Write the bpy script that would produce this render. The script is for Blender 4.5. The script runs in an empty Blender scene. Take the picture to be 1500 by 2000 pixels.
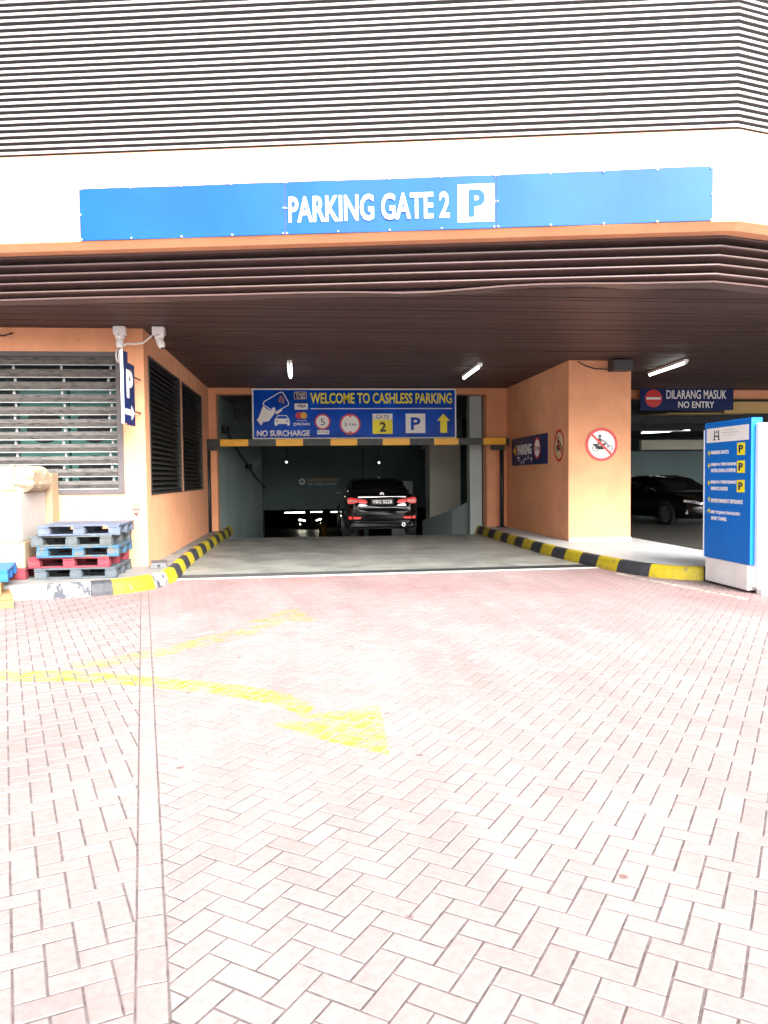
import bpy, bmesh, math, random
from mathutils import Vector, Matrix
random.seed(7)
R = math.radians
sc = bpy.context.scene
COL = sc.collection

# ------------------------------------------------------------------ camera
PX = 1500.0
cam_d = bpy.data.cameras.new('camera'); cam = bpy.data.objects.new('camera', cam_d); COL.objects.link(cam)
cam_d.sensor_fit = 'VERTICAL'; cam_d.sensor_height = 24.0; cam_d.sensor_width = 18.0
cam_d.lens = 24.0 * PX / 2000.0
cam_d.clip_start = 0.05; cam_d.clip_end = 2000
_y, _p, _r = R(5.7), R(-2.6), R(0.6)
fw = Vector((math.sin(_y)*math.cos(_p), math.cos(_y)*math.cos(_p), math.sin(_p)))
rt0 = Vector((math.cos(_y), -math.sin(_y), 0)); up0 = rt0.cross(fw)
rt = math.cos(_r)*rt0 - math.sin(_r)*up0; up = math.cos(_r)*up0 + math.sin(_r)*rt0
m = Matrix((rt, up, -fw)).transposed().to_4x4(); m.translation = (0, 0, 1.5)
cam.matrix_world = m
sc.camera = cam

# ------------------------------------------------------------------ world, sun, exposure
SUN_EL, SUN_AZ = R(34), R(160)          # azimuth clockwise from +Y: behind the camera, to the right
w = bpy.data.worlds.new('World'); sc.world = w; w.use_nodes = True
nt = w.node_tree; nt.nodes.clear()
sky = nt.nodes.new('ShaderNodeTexSky'); sky.sky_type = 'NISHITA'; sky.sun_disc = False
sky.sun_elevation = SUN_EL; sky.sun_rotation = SUN_AZ
sky.air_density = 1.0; sky.dust_density = 6.0; sky.ozone_density = 1.0
hs = nt.nodes.new('ShaderNodeHueSaturation'); hs.inputs['Saturation'].default_value = 0.25
bg = nt.nodes.new('ShaderNodeBackground'); bg.inputs['Strength'].default_value = 0.12
wo = nt.nodes.new('ShaderNodeOutputWorld')
nt.links.new(sky.outputs[0], hs.inputs['Color']); nt.links.new(hs.outputs[0], bg.inputs['Color']); nt.links.new(bg.outputs[0], wo.inputs['Surface'])
sd = bpy.data.lights.new('sun', 'SUN'); sd.energy = 1.5; sd.angle = R(40); sd.color = (1, .97, .93)
sun = bpy.data.objects.new('sun', sd); COL.objects.link(sun)
sv = Vector((math.sin(SUN_AZ)*math.cos(SUN_EL), math.cos(SUN_AZ)*math.cos(SUN_EL), math.sin(SUN_EL)))
sun.rotation_euler = sv.to_track_quat('Z', 'Y').to_euler(); sun.location = (0, -20, 30)
sc.view_settings.view_transform = 'Standard'; sc.view_settings.look = 'None'
sc.view_settings.exposure = 2.26; sc.view_settings.gamma = 1; sc.view_settings.use_curve_mapping = False
sc.render.engine = 'CYCLES'
sc.cycles.max_bounces = 8; sc.cycles.diffuse_bounces = 5; sc.cycles.glossy_bounces = 4
sc.cycles.use_denoising = True; sc.cycles.sample_clamp_indirect = 8

# ------------------------------------------------------------------ materials
def mat(name, col, rough=.6, metal=0., var=0., vscale=3., bump=0., bscale=40., emit=None, spec=.5, dirt=None, stretch=None, coat=0.):
    """procedural paint/plaster/metal: base colour varied by noise, optional second colour in blotches, bump"""
    mt = bpy.data.materials.new(name); mt.use_nodes = True
    n = mt.node_tree.nodes; l = mt.node_tree.links; b = n['Principled BSDF']
    b.inputs['Roughness'].default_value = rough; b.inputs['Metallic'].default_value = metal
    b.inputs['Specular IOR Level'].default_value = spec
    if coat: b.inputs['Coat Weight'].default_value = coat; b.inputs['Coat Roughness'].default_value = .05
    b.inputs['Base Color'].default_value = (*col, 1)
    src = None
    if var or bump or dirt:
        g = n.new('ShaderNodeNewGeometry'); vec = g.outputs['Position']
        if stretch:
            mp = n.new('ShaderNodeMapping'); mp.inputs['Scale'].default_value = stretch; l.new(vec, mp.inputs[0]); vec = mp.outputs[0]
    if var:
        t = n.new('ShaderNodeTexNoise'); t.inputs['Scale'].default_value = vscale; t.inputs['Detail'].default_value = 6; t.inputs['Roughness'].default_value = .65; l.new(vec, t.inputs['Vector'])
        r = n.new('ShaderNodeMapRange'); r.inputs[1].default_value = .3; r.inputs[2].default_value = .7; r.inputs[3].default_value = 1-var; r.inputs[4].default_value = 1+var; l.new(t.outputs[0], r.inputs[0])
        mx = n.new('ShaderNodeVectorMath'); mx.operation = 'SCALE'; mx.inputs[0].default_value = col; l.new(r.outputs[0], mx.inputs['Scale']); src = mx.outputs[0]
    if dirt:
        dcol, dscale, dlo, dhi = dirt
        t = n.new('ShaderNodeTexNoise'); t.inputs['Scale'].default_value = dscale; t.inputs['Detail'].default_value = 8; t.inputs['Roughness'].default_value = .7; l.new(vec, t.inputs['Vector'])
        r = n.new('ShaderNodeMapRange'); r.inputs[1].default_value = dlo; r.inputs[2].default_value = dhi; l.new(t.outputs[0], r.inputs[0])
        mx = n.new('ShaderNodeMix'); mx.data_type = 'RGBA'; l.new(r.outputs[0], mx.inputs[0])
        if src: l.new(src, mx.inputs[6])
        else: mx.inputs[6].default_value = (*col, 1)
        mx.inputs[7].default_value = (*dcol, 1); src = mx.outputs[2]
    if src: l.new(src, b.inputs['Base Color'])
    if bump:
        t = n.new('ShaderNodeTexNoise'); t.inputs['Scale'].default_value = bscale; t.inputs['Detail'].default_value = 4; l.new(vec, t.inputs['Vector'])
        bp = n.new('ShaderNodeBump'); bp.inputs['Strength'].default_value = bump; bp.inputs['Distance'].default_value = .01; l.new(t.outputs[0], bp.inputs['Height']); l.new(bp.outputs[0], b.inputs['Normal'])
    if emit:
        b.inputs['Emission Color'].default_value = (*emit[0], 1); b.inputs['Emission Strength'].default_value = emit[1]
    return mt

def glass(name, col=(.02, .025, .03), rough=.06):
    return mat(name, col, rough, spec=.25)

M = {}
def plaster():
    mt = mat('peach_plaster', (.75, .35, .188), .85, var=.10, vscale=1.3, bump=.5, bscale=70, dirt=((.60, .29, .145), 2.2, .55, .85))
    n = mt.node_tree.nodes; l = mt.node_tree.links; b = n['Principled BSDF']; old = b.inputs['Base Color'].links[0].from_socket
    g = n.new('ShaderNodeNewGeometry'); mp = n.new('ShaderNodeMapping'); mp.inputs['Scale'].default_value = (2.2, 2.2, .5); l.new(g.outputs['Position'], mp.inputs[0])
    t = n.new('ShaderNodeTexNoise'); t.inputs['Scale'].default_value = 1.6; t.inputs['Detail'].default_value = 7; t.inputs['Roughness'].default_value = .7; l.new(mp.outputs[0], t.inputs['Vector'])
    r = n.new('ShaderNodeMapRange'); r.inputs[1].default_value = .52; r.inputs[2].default_value = .78; r.inputs[4].default_value = .22; l.new(t.outputs[0], r.inputs[0])
    mx = n.new('ShaderNodeMix'); mx.data_type = 'RGBA'; l.new(r.outputs[0], mx.inputs[0]); l.new(old, mx.inputs[6]); mx.inputs[7].default_value = (.48, .22, .115, 1)
    t = n.new('ShaderNodeTexNoise'); t.inputs['Scale'].default_value = 14; t.inputs['Detail'].default_value = 3; l.new(g.outputs['Position'], t.inputs['Vector'])
    r = n.new('ShaderNodeMapRange'); r.inputs[1].default_value = .70; r.inputs[2].default_value = .74; r.inputs[4].default_value = .6; l.new(t.outputs[0], r.inputs[0])
    m2 = n.new('ShaderNodeMix'); m2.data_type = 'RGBA'; l.new(r.outputs[0], m2.inputs[0]); l.new(mx.outputs[2], m2.inputs[6]); m2.inputs[7].default_value = (.36, .18, .11, 1)
    l.new(m2.outputs[2], b.inputs['Base Color']); return mt
M['peach'] = plaster()
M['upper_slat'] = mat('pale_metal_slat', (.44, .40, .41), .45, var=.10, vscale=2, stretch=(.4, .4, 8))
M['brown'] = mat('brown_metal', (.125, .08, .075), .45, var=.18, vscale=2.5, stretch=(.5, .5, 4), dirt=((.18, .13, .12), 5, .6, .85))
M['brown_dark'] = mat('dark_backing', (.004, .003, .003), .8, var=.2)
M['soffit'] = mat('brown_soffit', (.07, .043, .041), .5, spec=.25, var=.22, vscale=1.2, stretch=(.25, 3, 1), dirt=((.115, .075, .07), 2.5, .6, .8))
M['banner_blue'] = mat('banner_blue', (.003, .072, .29), .5, spec=.25, var=.18, vscale=.8, bump=.15, bscale=3)
M['kiosk_blue'] = mat('kiosk_blue', (.003, .16, .62), .45, var=.05, vscale=2, spec=.25)
M['navy'] = mat('navy_sign_face', (.008, .022, .11), .35, spec=.15, var=.1, vscale=3)
M['white'] = mat('white_print', (.86, .86, .86), .5, var=.04, vscale=4)
M['white_metal'] = mat('white_painted_metal', (.84, .84, .84), .45, var=.06, vscale=3)
M['yellow'] = mat('yellow_paint', (.62, .40, .015), .5, var=.10, vscale=5, dirt=((.35, .24, .05), 7, .62, .8))
M['yellow_print'] = mat('yellow_print', (.92, .82, .01), .45, var=.05)
M['amber'] = mat('amber_reflective', (.85, .42, .01), .4, var=.06, vscale=5)
M['black'] = mat('black_paint', (.018, .018, .02), .5, var=.25, vscale=5)
M['kerb_black'] = mat('kerb_black_paint', (.030, .033, .040), .6, var=.3, vscale=6, bump=.4, bscale=30, dirt=((.11, .11, .11), 8, .60, .70))
M['kerb_yellow'] = mat('kerb_yellow_paint', (.46, .36, .012), .6, var=.14, vscale=6, bump=.4, bscale=30, dirt=((.17, .15, .10), 8, .57, .66))
M['kerb_white'] = mat('kerb_worn_white', (.27, .265, .26), .8, var=.12, vscale=5, bump=.5, bscale=25, dirt=((.25, .24, .24), 4, .55, .8))
M['kerb_worn'] = mat('kerb_worn_patchy', (.27, .265, .26), .8, var=.12, vscale=6, bump=.5, bscale=25, dirt=((.05, .055, .07), 7, .5, .56))
M['red'] = mat('red_print', (.60, .02, .02), .4, var=.06)
M['gold'] = mat('gold_print', (.72, .36, .02), .45)
M['dark_print'] = mat('dark_print', (.015, .015, .02), .5)
M['cream'] = mat('cream_print', (.70, .55, .32), .5, var=.06)
M['concrete'] = mat('pavement_concrete', (.22, .22, .21), .75, var=.2, vscale=2.5, bump=.35, bscale=35, dirt=((.13, .13, .125), 1.6, .5, .7))
M['white_floor'] = mat('white_terrace_screed', (.52, .56, .57), .5, var=.09, vscale=2, stretch=(1, .4, 1), dirt=((.36, .40, .41), 1.3, .58, .8))
M['pale_strip'] = mat('pale_concrete_strip', (.60, .60, .58), .75, var=.12, vscale=5, bump=.3)
M['steel'] = mat('grate_steel', (.06, .068, .068), .6, metal=.2, var=.2, vscale=8)
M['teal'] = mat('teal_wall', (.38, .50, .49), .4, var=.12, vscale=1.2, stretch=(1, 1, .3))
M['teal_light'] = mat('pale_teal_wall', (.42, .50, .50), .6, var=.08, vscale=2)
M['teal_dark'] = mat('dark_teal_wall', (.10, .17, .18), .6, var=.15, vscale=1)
M['tan'] = mat('tan_column', (.64, .63, .53), .7, var=.08, vscale=2)
M['ceil_dark'] = mat('dark_ceiling', (.05, .055, .06), .8, var=.2)
M['ochre'] = mat('ochre_ceiling_panel', (.50, .36, .14), .7, var=.1)
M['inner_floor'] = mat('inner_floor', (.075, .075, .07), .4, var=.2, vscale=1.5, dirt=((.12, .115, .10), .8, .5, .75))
M['shutter'] = mat('weathered_shutter', (.09, .082, .076), .6, var=.25, vscale=6, stretch=(1, 1, 4), dirt=((.03, .027, .027), 9, .5, .62))
M['frame'] = mat('shutter_frame', (.09, .075, .08), .6, var=.15)
M['bracket'] = mat('white_bracket', (.35, .36, .36), .6)
M['unit_teal'] = mat('condenser_teal', (.12, .33, .30), .6, var=.08)
M['louvre_black'] = mat('black_louvre', (.035, .035, .033), .4, var=.25, vscale=4)
M['tube'] = mat('lit_tube', (.8, .8, .8), .4, emit=((.95, 1, .95), 2.5))
M['tube_deep'] = mat('lit_basement_tube', (.8, .8, .8), .4, emit=((.9, 1, 1), 2.5))
M['headlamp_on'] = mat('lit_headlamp', (.9, .9, .8), .3, emit=((1, .95, .75), 9))
M['car_black'] = mat('car_black_paint', (.004, .004, .005), .08, spec=.32)
M['car_glass'] = glass('car_dark_glass', (.006, .007, .008))
M['tail_red'] = mat('tail_lamp_red', (.55, .012, .012), .15, spec=.7, emit=((1, .05, .03), .05))
M['tail_clear'] = mat('tail_lamp_clear', (.55, .40, .40), .15, spec=.7)
M['chrome'] = mat('chrome', (.75, .76, .78), .12, metal=1)
M['tyre'] = mat('tyre_rubber', (.015, .015, .015), .8)
M['rim'] = mat('alloy_rim', (.45, .46, .48), .3, metal=.9)
M['lamp_glass'] = mat('headlamp_glass', (.6, .62, .65), .1, metal=.6)
M['carton'] = mat('kraft_carton', (.34, .25, .155), .85, var=.1, vscale=3, bump=.2)
M['carton_white'] = mat('white_carton', (.37, .345, .32), .8, var=.06, vscale=3)
M['bale'] = mat('kraft_bale', (.36, .29, .20), .85, var=.2, vscale=5, bump=.6, bscale=14, dirt=((.15, .10, .055), 6, .58, .72))
M['tape'] = mat('parcel_tape', (.45, .30, .15), .3)
M['p_lav'] = mat('pallet_lavender_blue', (.10, .125, .185), .8, var=.2, vscale=9, bump=.4, dirt=((.075, .08, .085), 8, .5, .66))
M['p_grey'] = mat('pallet_weathered_grey', (.085, .098, .105), .85, var=.25, vscale=9, bump=.4, dirt=((.09, .09, .085), 7, .55, .7))
M['p_blue'] = mat('pallet_blue', (.035, .11, .19), .8, var=.2, vscale=9, bump=.4, dirt=((.12, .105, .08), 7, .5, .6))
M['p_red'] = mat('pallet_pink_red', (.23, .03, .045), .8, var=.2, vscale=9, bump=.4, dirt=((.14, .06, .06), 8, .55, .7))
M['p_slate'] = mat('pallet_slate', (.07, .088, .105), .85, var=.25, vscale=9, bump=.4, dirt=((.11, .115, .115), 7, .52, .68))
M['p_wood'] = mat('pallet_raw_wood', (.30, .18, .075), .85, var=.25, vscale=9, bump=.4, stretch=(1, 1, 5))
M['p_plastic'] = mat('pallet_bright_blue', (.006, .12, .34), .5, var=.12, vscale=9)
M['cable_white'] = mat('white_cable', (.72, .72, .70), .5)
M['cable_black'] = mat('black_cable', (.02, .02, .02), .6)
M['grey_box'] = mat('dark_grey_box', (.05, .05, .055), .5, var=.1)

def driveway_mat():
    mt = mat('driveway_concrete', (.31, .32, .295), .36, var=.28, vscale=1.6, dirt=((.15, .155, .14), 1.3, .45, .66), bump=.1, bscale=12)
    n = mt.node_tree.nodes; l = mt.node_tree.links; b = n['Principled BSDF']
    old = b.inputs['Base Color'].links[0].from_socket
    g = n.new('ShaderNodeNewGeometry')
    # thin pale tyre scrub arcs: narrow bands of a distorted wave
    wv = n.new('ShaderNodeTexWave'); wv.wave_type = 'RINGS'; wv.inputs['Scale'].default_value = .42; wv.inputs['Distortion'].default_value = 9; wv.inputs['Detail'].default_value = 2.5; wv.inputs['Detail Scale'].default_value = .55
    l.new(g.outputs['Position'], wv.inputs['Vector'])
    r = n.new('ShaderNodeMapRange'); r.inputs[1].default_value = .975; r.inputs[2].default_value = 1.0; r.inputs[4].default_value = .85; l.new(wv.outputs['Fac'], r.inputs[0])
    ns = n.new('ShaderNodeTexNoise'); ns.inputs['Scale'].default_value = 1.7; l.new(g.outputs['Position'], ns.inputs['Vector'])
    r2 = n.new('ShaderNodeMapRange'); r2.inputs[1].default_value = .5; r2.inputs[2].default_value = .62; l.new(ns.outputs[0], r2.inputs[0])
    mu = n.new('ShaderNodeMath'); mu.operation = 'MULTIPLY'; l.new(r.outputs[0], mu.inputs[0]); l.new(r2.outputs[0], mu.inputs[1])
    mx = n.new('ShaderNodeMix'); mx.data_type = 'RGBA'; l.new(mu.outputs[0], mx.inputs[0]); l.new(old, mx.inputs[6]); mx.inputs[7].default_value = (.48, .48, .45, 1)
    l.new(mx.outputs[2], b.inputs['Base Color'])
    return mt
M['driveway'] = driveway_mat()

def paver_mat():
    mt = bpy.data.materials.new('clay_paver'); mt.use_nodes = True
    n = mt.node_tree.nodes; l = mt.node_tree.links; b = n['Principled BSDF']; b.inputs['Roughness'].default_value = .85
    oi = n.new('ShaderNodeObjectInfo'); at = n.new('ShaderNodeAttribute'); at.attribute_name = 'tone'
    ad = n.new('ShaderNodeMath'); ad.operation = 'ADD'; l.new(oi.outputs['Random'], ad.inputs[0]); l.new(at.outputs['Fac'], ad.inputs[1])
    fr = n.new('ShaderNodeMath'); fr.operation = 'FRACT'; l.new(ad.outputs[0], fr.inputs[0])
    cr = n.new('ShaderNodeValToRGB'); e = cr.color_ramp.elements
    e[0].position = 0; e[0].color = (.212, .18, .178, 1); e[1].position = 1; e[1].color = (.255, .222, .219, 1)
    x = e.new(.35); x.color = (.233, .2, .197, 1); x = e.new(.93); x.color = (.235, .178, .173, 1)
    l.new(fr.outputs[0], cr.inputs[0])
    g = n.new('ShaderNodeNewGeometry')
    # clay worn in blotches, redder by the kiosk; shade towards the entrance painted in
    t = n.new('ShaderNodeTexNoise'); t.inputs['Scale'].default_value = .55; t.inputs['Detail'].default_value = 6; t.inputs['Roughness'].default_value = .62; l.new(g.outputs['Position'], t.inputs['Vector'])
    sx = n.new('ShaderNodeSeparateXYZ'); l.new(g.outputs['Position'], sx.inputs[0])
    ry = n.new('ShaderNodeMapRange'); ry.inputs[1].default_value = 6.5; ry.inputs[2].default_value = 10.5; ry.inputs[3].default_value = 0; ry.inputs[4].default_value = .34; l.new(sx.outputs['Y'], ry.inputs[0])  # building's shade put into the clay colour, redder towards the entrance
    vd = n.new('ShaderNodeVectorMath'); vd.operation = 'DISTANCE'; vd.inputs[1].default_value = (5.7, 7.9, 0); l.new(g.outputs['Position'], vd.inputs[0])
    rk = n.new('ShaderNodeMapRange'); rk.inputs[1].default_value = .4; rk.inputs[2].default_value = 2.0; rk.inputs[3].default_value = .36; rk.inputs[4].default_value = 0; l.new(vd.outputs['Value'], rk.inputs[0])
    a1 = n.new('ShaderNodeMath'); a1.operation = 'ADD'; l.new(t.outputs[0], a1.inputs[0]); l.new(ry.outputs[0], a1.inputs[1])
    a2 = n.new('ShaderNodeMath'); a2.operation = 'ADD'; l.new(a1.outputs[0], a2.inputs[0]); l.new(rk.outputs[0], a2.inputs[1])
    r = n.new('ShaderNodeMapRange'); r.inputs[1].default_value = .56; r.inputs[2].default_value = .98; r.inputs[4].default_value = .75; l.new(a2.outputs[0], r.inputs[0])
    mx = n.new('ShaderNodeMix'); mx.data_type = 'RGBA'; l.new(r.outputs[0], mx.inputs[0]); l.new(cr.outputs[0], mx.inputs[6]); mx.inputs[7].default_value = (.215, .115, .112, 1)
    # fine mottling
    t2 = n.new('ShaderNodeTexNoise'); t2.inputs['Scale'].default_value = 28; t2.inputs['Detail'].default_value = 6; t2.inputs['Roughness'].default_value = .7; l.new(g.outputs['Position'], t2.inputs['Vector'])
    r2 = n.new('ShaderNodeMapRange'); r2.inputs[1].default_value = .3; r2.inputs[2].default_value = .7; r2.inputs[3].default_value = .84; r2.inputs[4].default_value = 1.12; l.new(t2.outputs[0], r2.inputs[0])
    sc_ = n.new('ShaderNodeVectorMath'); sc_.operation = 'SCALE'; l.new(mx.outputs[2], sc_.inputs[0]); l.new(r2.outputs[0], sc_.inputs['Scale'])
    mp = n.new('ShaderNodeMapping'); mp.inputs['Rotation'].default_value = (0, 0, R(-8)); mp.inputs['Scale'].default_value = (1.5, .28, 1); l.new(g.outputs['Position'], mp.inputs[0])
    t4 = n.new('ShaderNodeTexNoise'); t4.inputs['Scale'].default_value = 1.1; t4.inputs['Detail'].default_value = 7; t4.inputs['Roughness'].default_value = .62; l.new(mp.outputs[0], t4.inputs['Vector'])
    r4 = n.new('ShaderNodeMapRange'); r4.inputs[1].default_value = .38; r4.inputs[2].default_value = .66; r4.inputs[3].default_value = 1.16; r4.inputs[4].default_value = .93; l.new(t4.outputs[0], r4.inputs[0])
    sd_ = n.new('ShaderNodeVectorMath'); sd_.operation = 'SCALE'; l.new(sc_.outputs[0], sd_.inputs[0]); l.new(r4.outputs[0], sd_.inputs['Scale']); sc_ = sd_
    # small dark and rusty spots
    v = n.new('ShaderNodeTexVoronoi'); v.inputs['Scale'].default_value = 2.3; l.new(g.outputs['Position'], v.inputs['Vector'])
    r3 = n.new('ShaderNodeMapRange'); r3.inputs[1].default_value = .035; r3.inputs[2].default_value = .055; r3.inputs[3].default_value = .75; r3.inputs[4].default_value = 0; l.new(v.outputs['Distance'], r3.inputs[0])
    mx2 = n.new('ShaderNodeMix'); mx2.data_type = 'RGBA'; l.new(r3.outputs[0], mx2.inputs[0]); l.new(sc_.outputs[0], mx2.inputs[6]); mx2.inputs[7].default_value = (.11, .05, .045, 1)
    l.new(mx2.outputs[2], b.inputs['Base Color'])
    bp = n.new('ShaderNodeBump'); bp.inputs['Strength'].default_value = .35; bp.inputs['Distance'].default_value = .004; l.new(t2.outputs[0], bp.inputs['Height']); l.new(bp.outputs[0], b.inputs['Normal'])
    return mt
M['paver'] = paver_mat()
M['joint'] = mat('joint_sand', (.10, .086, .085), .95, var=.5, vscale=20)
M['ground'] = mat('outer_paving', (.23, .19, .185), .9, var=.12, vscale=2)

def paint_mat(name, col, lo, hi, scale=5.):
    """worn road paint: real paint colour, missing where it has worn away"""
    mt = bpy.data.materials.new(name); mt.use_nodes = True
    n = mt.node_tree.nodes; l = mt.node_tree.links; b = n['Principled BSDF']; b.inputs['Base Color'].default_value = (*col, 1); b.inputs['Roughness'].default_value = .8
    g = n.new('ShaderNodeNewGeometry'); t = n.new('ShaderNodeTexNoise'); t.inputs['Scale'].default_value = scale; t.inputs['Detail'].default_value = 9; t.inputs['Roughness'].default_value = .72
    l.new(g.outputs['Position'], t.inputs['Vector'])
    r = n.new('ShaderNodeMapRange'); r.inputs[1].default_value = lo; r.inputs[2].default_value = hi; r.inputs[4].default_value = .85; l.new(t.outputs[0], r.inputs[0])
    l.new(r.outputs[0], b.inputs['Alpha'])
    return mt
M['arrow_paint'] = paint_mat('worn_yellow_road_paint', (.44, .42, .015), .38, .68)
M['arrow_faint'] = paint_mat('faint_yellow_road_paint', (.43, .41, .03), .41, .80)
M['line_paint'] = paint_mat('worn_cream_road_paint', (.62, .56, .44), .38, .6)

# ------------------------------------------------------------------ mesh helpers
class MB:
    def __init__(s): s.v = []; s.f = []; s.tone = []
    def add(s, vs, fs):
        o = len(s.v); s.v += [tuple(p) for p in vs]; s.f += [tuple(i+o for i in f) for f in fs]; return s
    def box(s, x0, x1, y0, y1, z0, z1, bev=0):
        if bev:
            b = bev
            vs = []
            for z, i in ((z0, b), (z0+b, 0), (z1-b, 0), (z1, b)):
                vs += [(x0+i, y0+i, z), (x1-i, y0+i, z), (x1-i, y1-i, z), (x0+i, y1-i, z)]
            fs = [(3, 2, 1, 0), (12, 13, 14, 15)]
            for k in range(3):
                for j in range(4): a = k*4+j; c = k*4+(j+1) % 4; fs.append((a, c, c+4, a+4))
            return s.add(vs, fs)
        return s.add([(x0, y0, z0), (x1, y0, z0), (x1, y1, z0), (x0, y1, z0), (x0, y0, z1), (x1, y0, z1), (x1, y1, z1), (x0, y1, z1)],
                     [(3, 2, 1, 0), (4, 5, 6, 7), (0, 1, 5, 4), (1, 2, 6, 5), (2, 3, 7, 6), (3, 0, 4, 7)])
    def prism(s, poly, z0, z1):
        n = len(poly)
        a = sum(poly[i][0]*poly[(i+1) % n][1]-poly[(i+1) % n][0]*poly[i][1] for i in range(n))
        if a < 0: poly = poly[::-1]
        return s.add([(x, y, z0) for x, y in poly]+[(x, y, z1) for x, y in poly],
                     [tuple(range(n-1, -1, -1)), tuple(range(n, 2*n))]+[(i, (i+1) % n, (i+1) % n+n, i+n) for i in range(n)])
    def tube(s, pts, r, n=8, caps=True):
        pts = [Vector(p) for p in pts]; rings = []
        for i, p in enumerate(pts):
            t = (pts[min(i+1, len(pts)-1)]-pts[max(i-1, 0)]).normalized()
            a = Vector((0, 0, 1)) if abs(t.z) < .9 else Vector((1, 0, 0))
            u = t.cross(a).normalized(); v = t.cross(u)
            rr = r[i] if isinstance(r, (list, tuple)) else r
            rings.append([p+rr*(math.cos(2*math.pi*k/n)*u+math.sin(2*math.pi*k/n)*v) for k in range(n)])
        vs = [q for rg in rings for q in rg]; fs = []
        for i in range(len(rings)-1):
            for k in range(n): a = i*n+k; b = i*n+(k+1) % n; fs.append((b, a, a+n, b+n))
        if caps: fs += [tuple(range(n)), tuple(range(len(vs)-1, len(vs)-n-1, -1))]
        return s.add(vs, fs)
    def build(s, name, mt, parent=None, M4=None, smooth=False):
        me = bpy.data.meshes.new(name)
        me.from_pydata([(M4 @ Vector(p)) if M4 else p for p in s.v], [], s.f); me.update()
        if s.tone:
            at = me.attributes.new('tone', 'FLOAT', 'FACE'); at.data.foreach_set('value', s.tone)
        return link(name, me, mt, parent, smooth)

def link(name, me, mt, parent=None, smooth=False):
    if mt is not None and not me.materials: me.materials.append(M[mt] if isinstance(mt, str) else mt)
    if smooth: me.polygons.foreach_set('use_smooth', [True]*len(me.polygons))
    o = bpy.data.objects.new(name, me); COL.objects.link(o)
    if parent: o.parent = parent
    return o
def empty(name, loc=(0, 0, 0), rz=0):
    o = bpy.data.objects.new(name, None); COL.objects.link(o); o.location = loc; o.rotation_euler = (0, 0, rz); o.empty_display_size = .2
    return o
def tag(o, label=None, cat=None, group=None, kind=None):
    if label: o['label'] = label
    if cat: o['category'] = cat
    if group: o['group'] = group
    if kind: o['kind'] = kind
    return o
def copy_tree(o, parent=None):
    c = o.copy(); COL.objects.link(c); c.parent = parent
    for ch in [k for k in o.children]: copy_tree(ch, c)
    return c

def frame(origin, u, nrm):
    """matrix taking (u, v, n) to world: u along the sign, v up, n out of its face"""
    u = Vector(u).normalized(); n = Vector(nrm).normalized(); v = n.cross(u)
    mm = Matrix((u, v, n)).transposed().to_4x4(); mm.translation = origin
    return mm
def circ(cx, cy, r, n=36, a0=0, a1=2*math.pi):
    full = abs(a1-a0-2*math.pi) < 1e-6
    return [(cx+r*math.cos(a0+(a1-a0)*k/(n if full else n-1)), cy+r*math.sin(a0+(a1-a0)*k/(n if full else n-1))) for k in range(n)]
def rect(x0, y0, x1, y1): return [(x0, y0), (x1, y0), (x1, y1), (x0, y1)]
def rrect(x0, y0, x1, y1, r, n=5):
    out = []
    for cx, cy, a in ((x1-r, y1-r, 0), (x0+r, y1-r, 90), (x0+r, y0+r, 180), (x1-r, y0+r, 270)):
        out += [(cx+r*math.cos(R(a+90*k/n)), cy+r*math.sin(R(a+90*k/n))) for k in range(n+1)]
    return out
def thick(pts, wd):
    """a polyline made into quads of width wd"""
    out = []
    for (x0, y0), (x1, y1) in zip(pts, pts[1:]):
        d = math.hypot(x1-x0, y1-y0) or 1; nx, ny = -(y1-y0)/d*wd/2, (x1-x0)/d*wd/2
        out.append([(x0+nx, y0+ny), (x0-nx, y0-ny), (x1-nx, y1-ny), (x1+nx, y1+ny)])
    return out
def ring(cx, cy, r0, r1, n=36):
    return [[(cx+r0*math.cos(a), cy+r0*math.sin(a)), (cx+r1*math.cos(a), cy+r1*math.sin(a)), (cx+r1*math.cos(b), cy+r1*math.sin(b)), (cx+r0*math.cos(b), cy+r0*math.sin(b))]
            for a, b in ((2*math.pi*k/n, 2*math.pi*(k+1)/n) for k in range(n))]
def flat(name, polys, n0, n1, fr, mt, parent):
    b = MB()
    for p in polys: b.prism(p, n0, n1)
    return b.build(name, mt, parent, fr)
def text(name, s, x0, y0, x1, y1, n0, fr, mt, parent, bold=.03, depth=.003):
    """lettering fitted to the box (x0,y0)-(x1,y1) of a sign's own plane"""
    cu = bpy.data.curves.new(name, 'FONT'); cu.body = s; cu.size = 1; cu.offset = bold; cu.extrude = .01; cu.resolution_u = 3
    ob = bpy.data.objects.new(name, cu); me = bpy.data.meshes.new_from_object(ob); bpy.data.objects.remove(ob)
    xs = [v.co.x for v in me.vertices]; ys = [v.co.y for v in me.vertices]
    ax, bx, ay, by = min(xs), max(xs), min(ys), max(ys)
    for v in me.vertices:
        v.co = fr @ Vector((x0+(v.co.x-ax)/(bx-ax)*(x1-x0), y0+(v.co.y-ay)/(by-ay)*(y1-y0), n0+(depth if v.co.z > 0 else 0)))
    me.name = name; me.materials.clear()
    return link(name, me, mt, parent)

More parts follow.
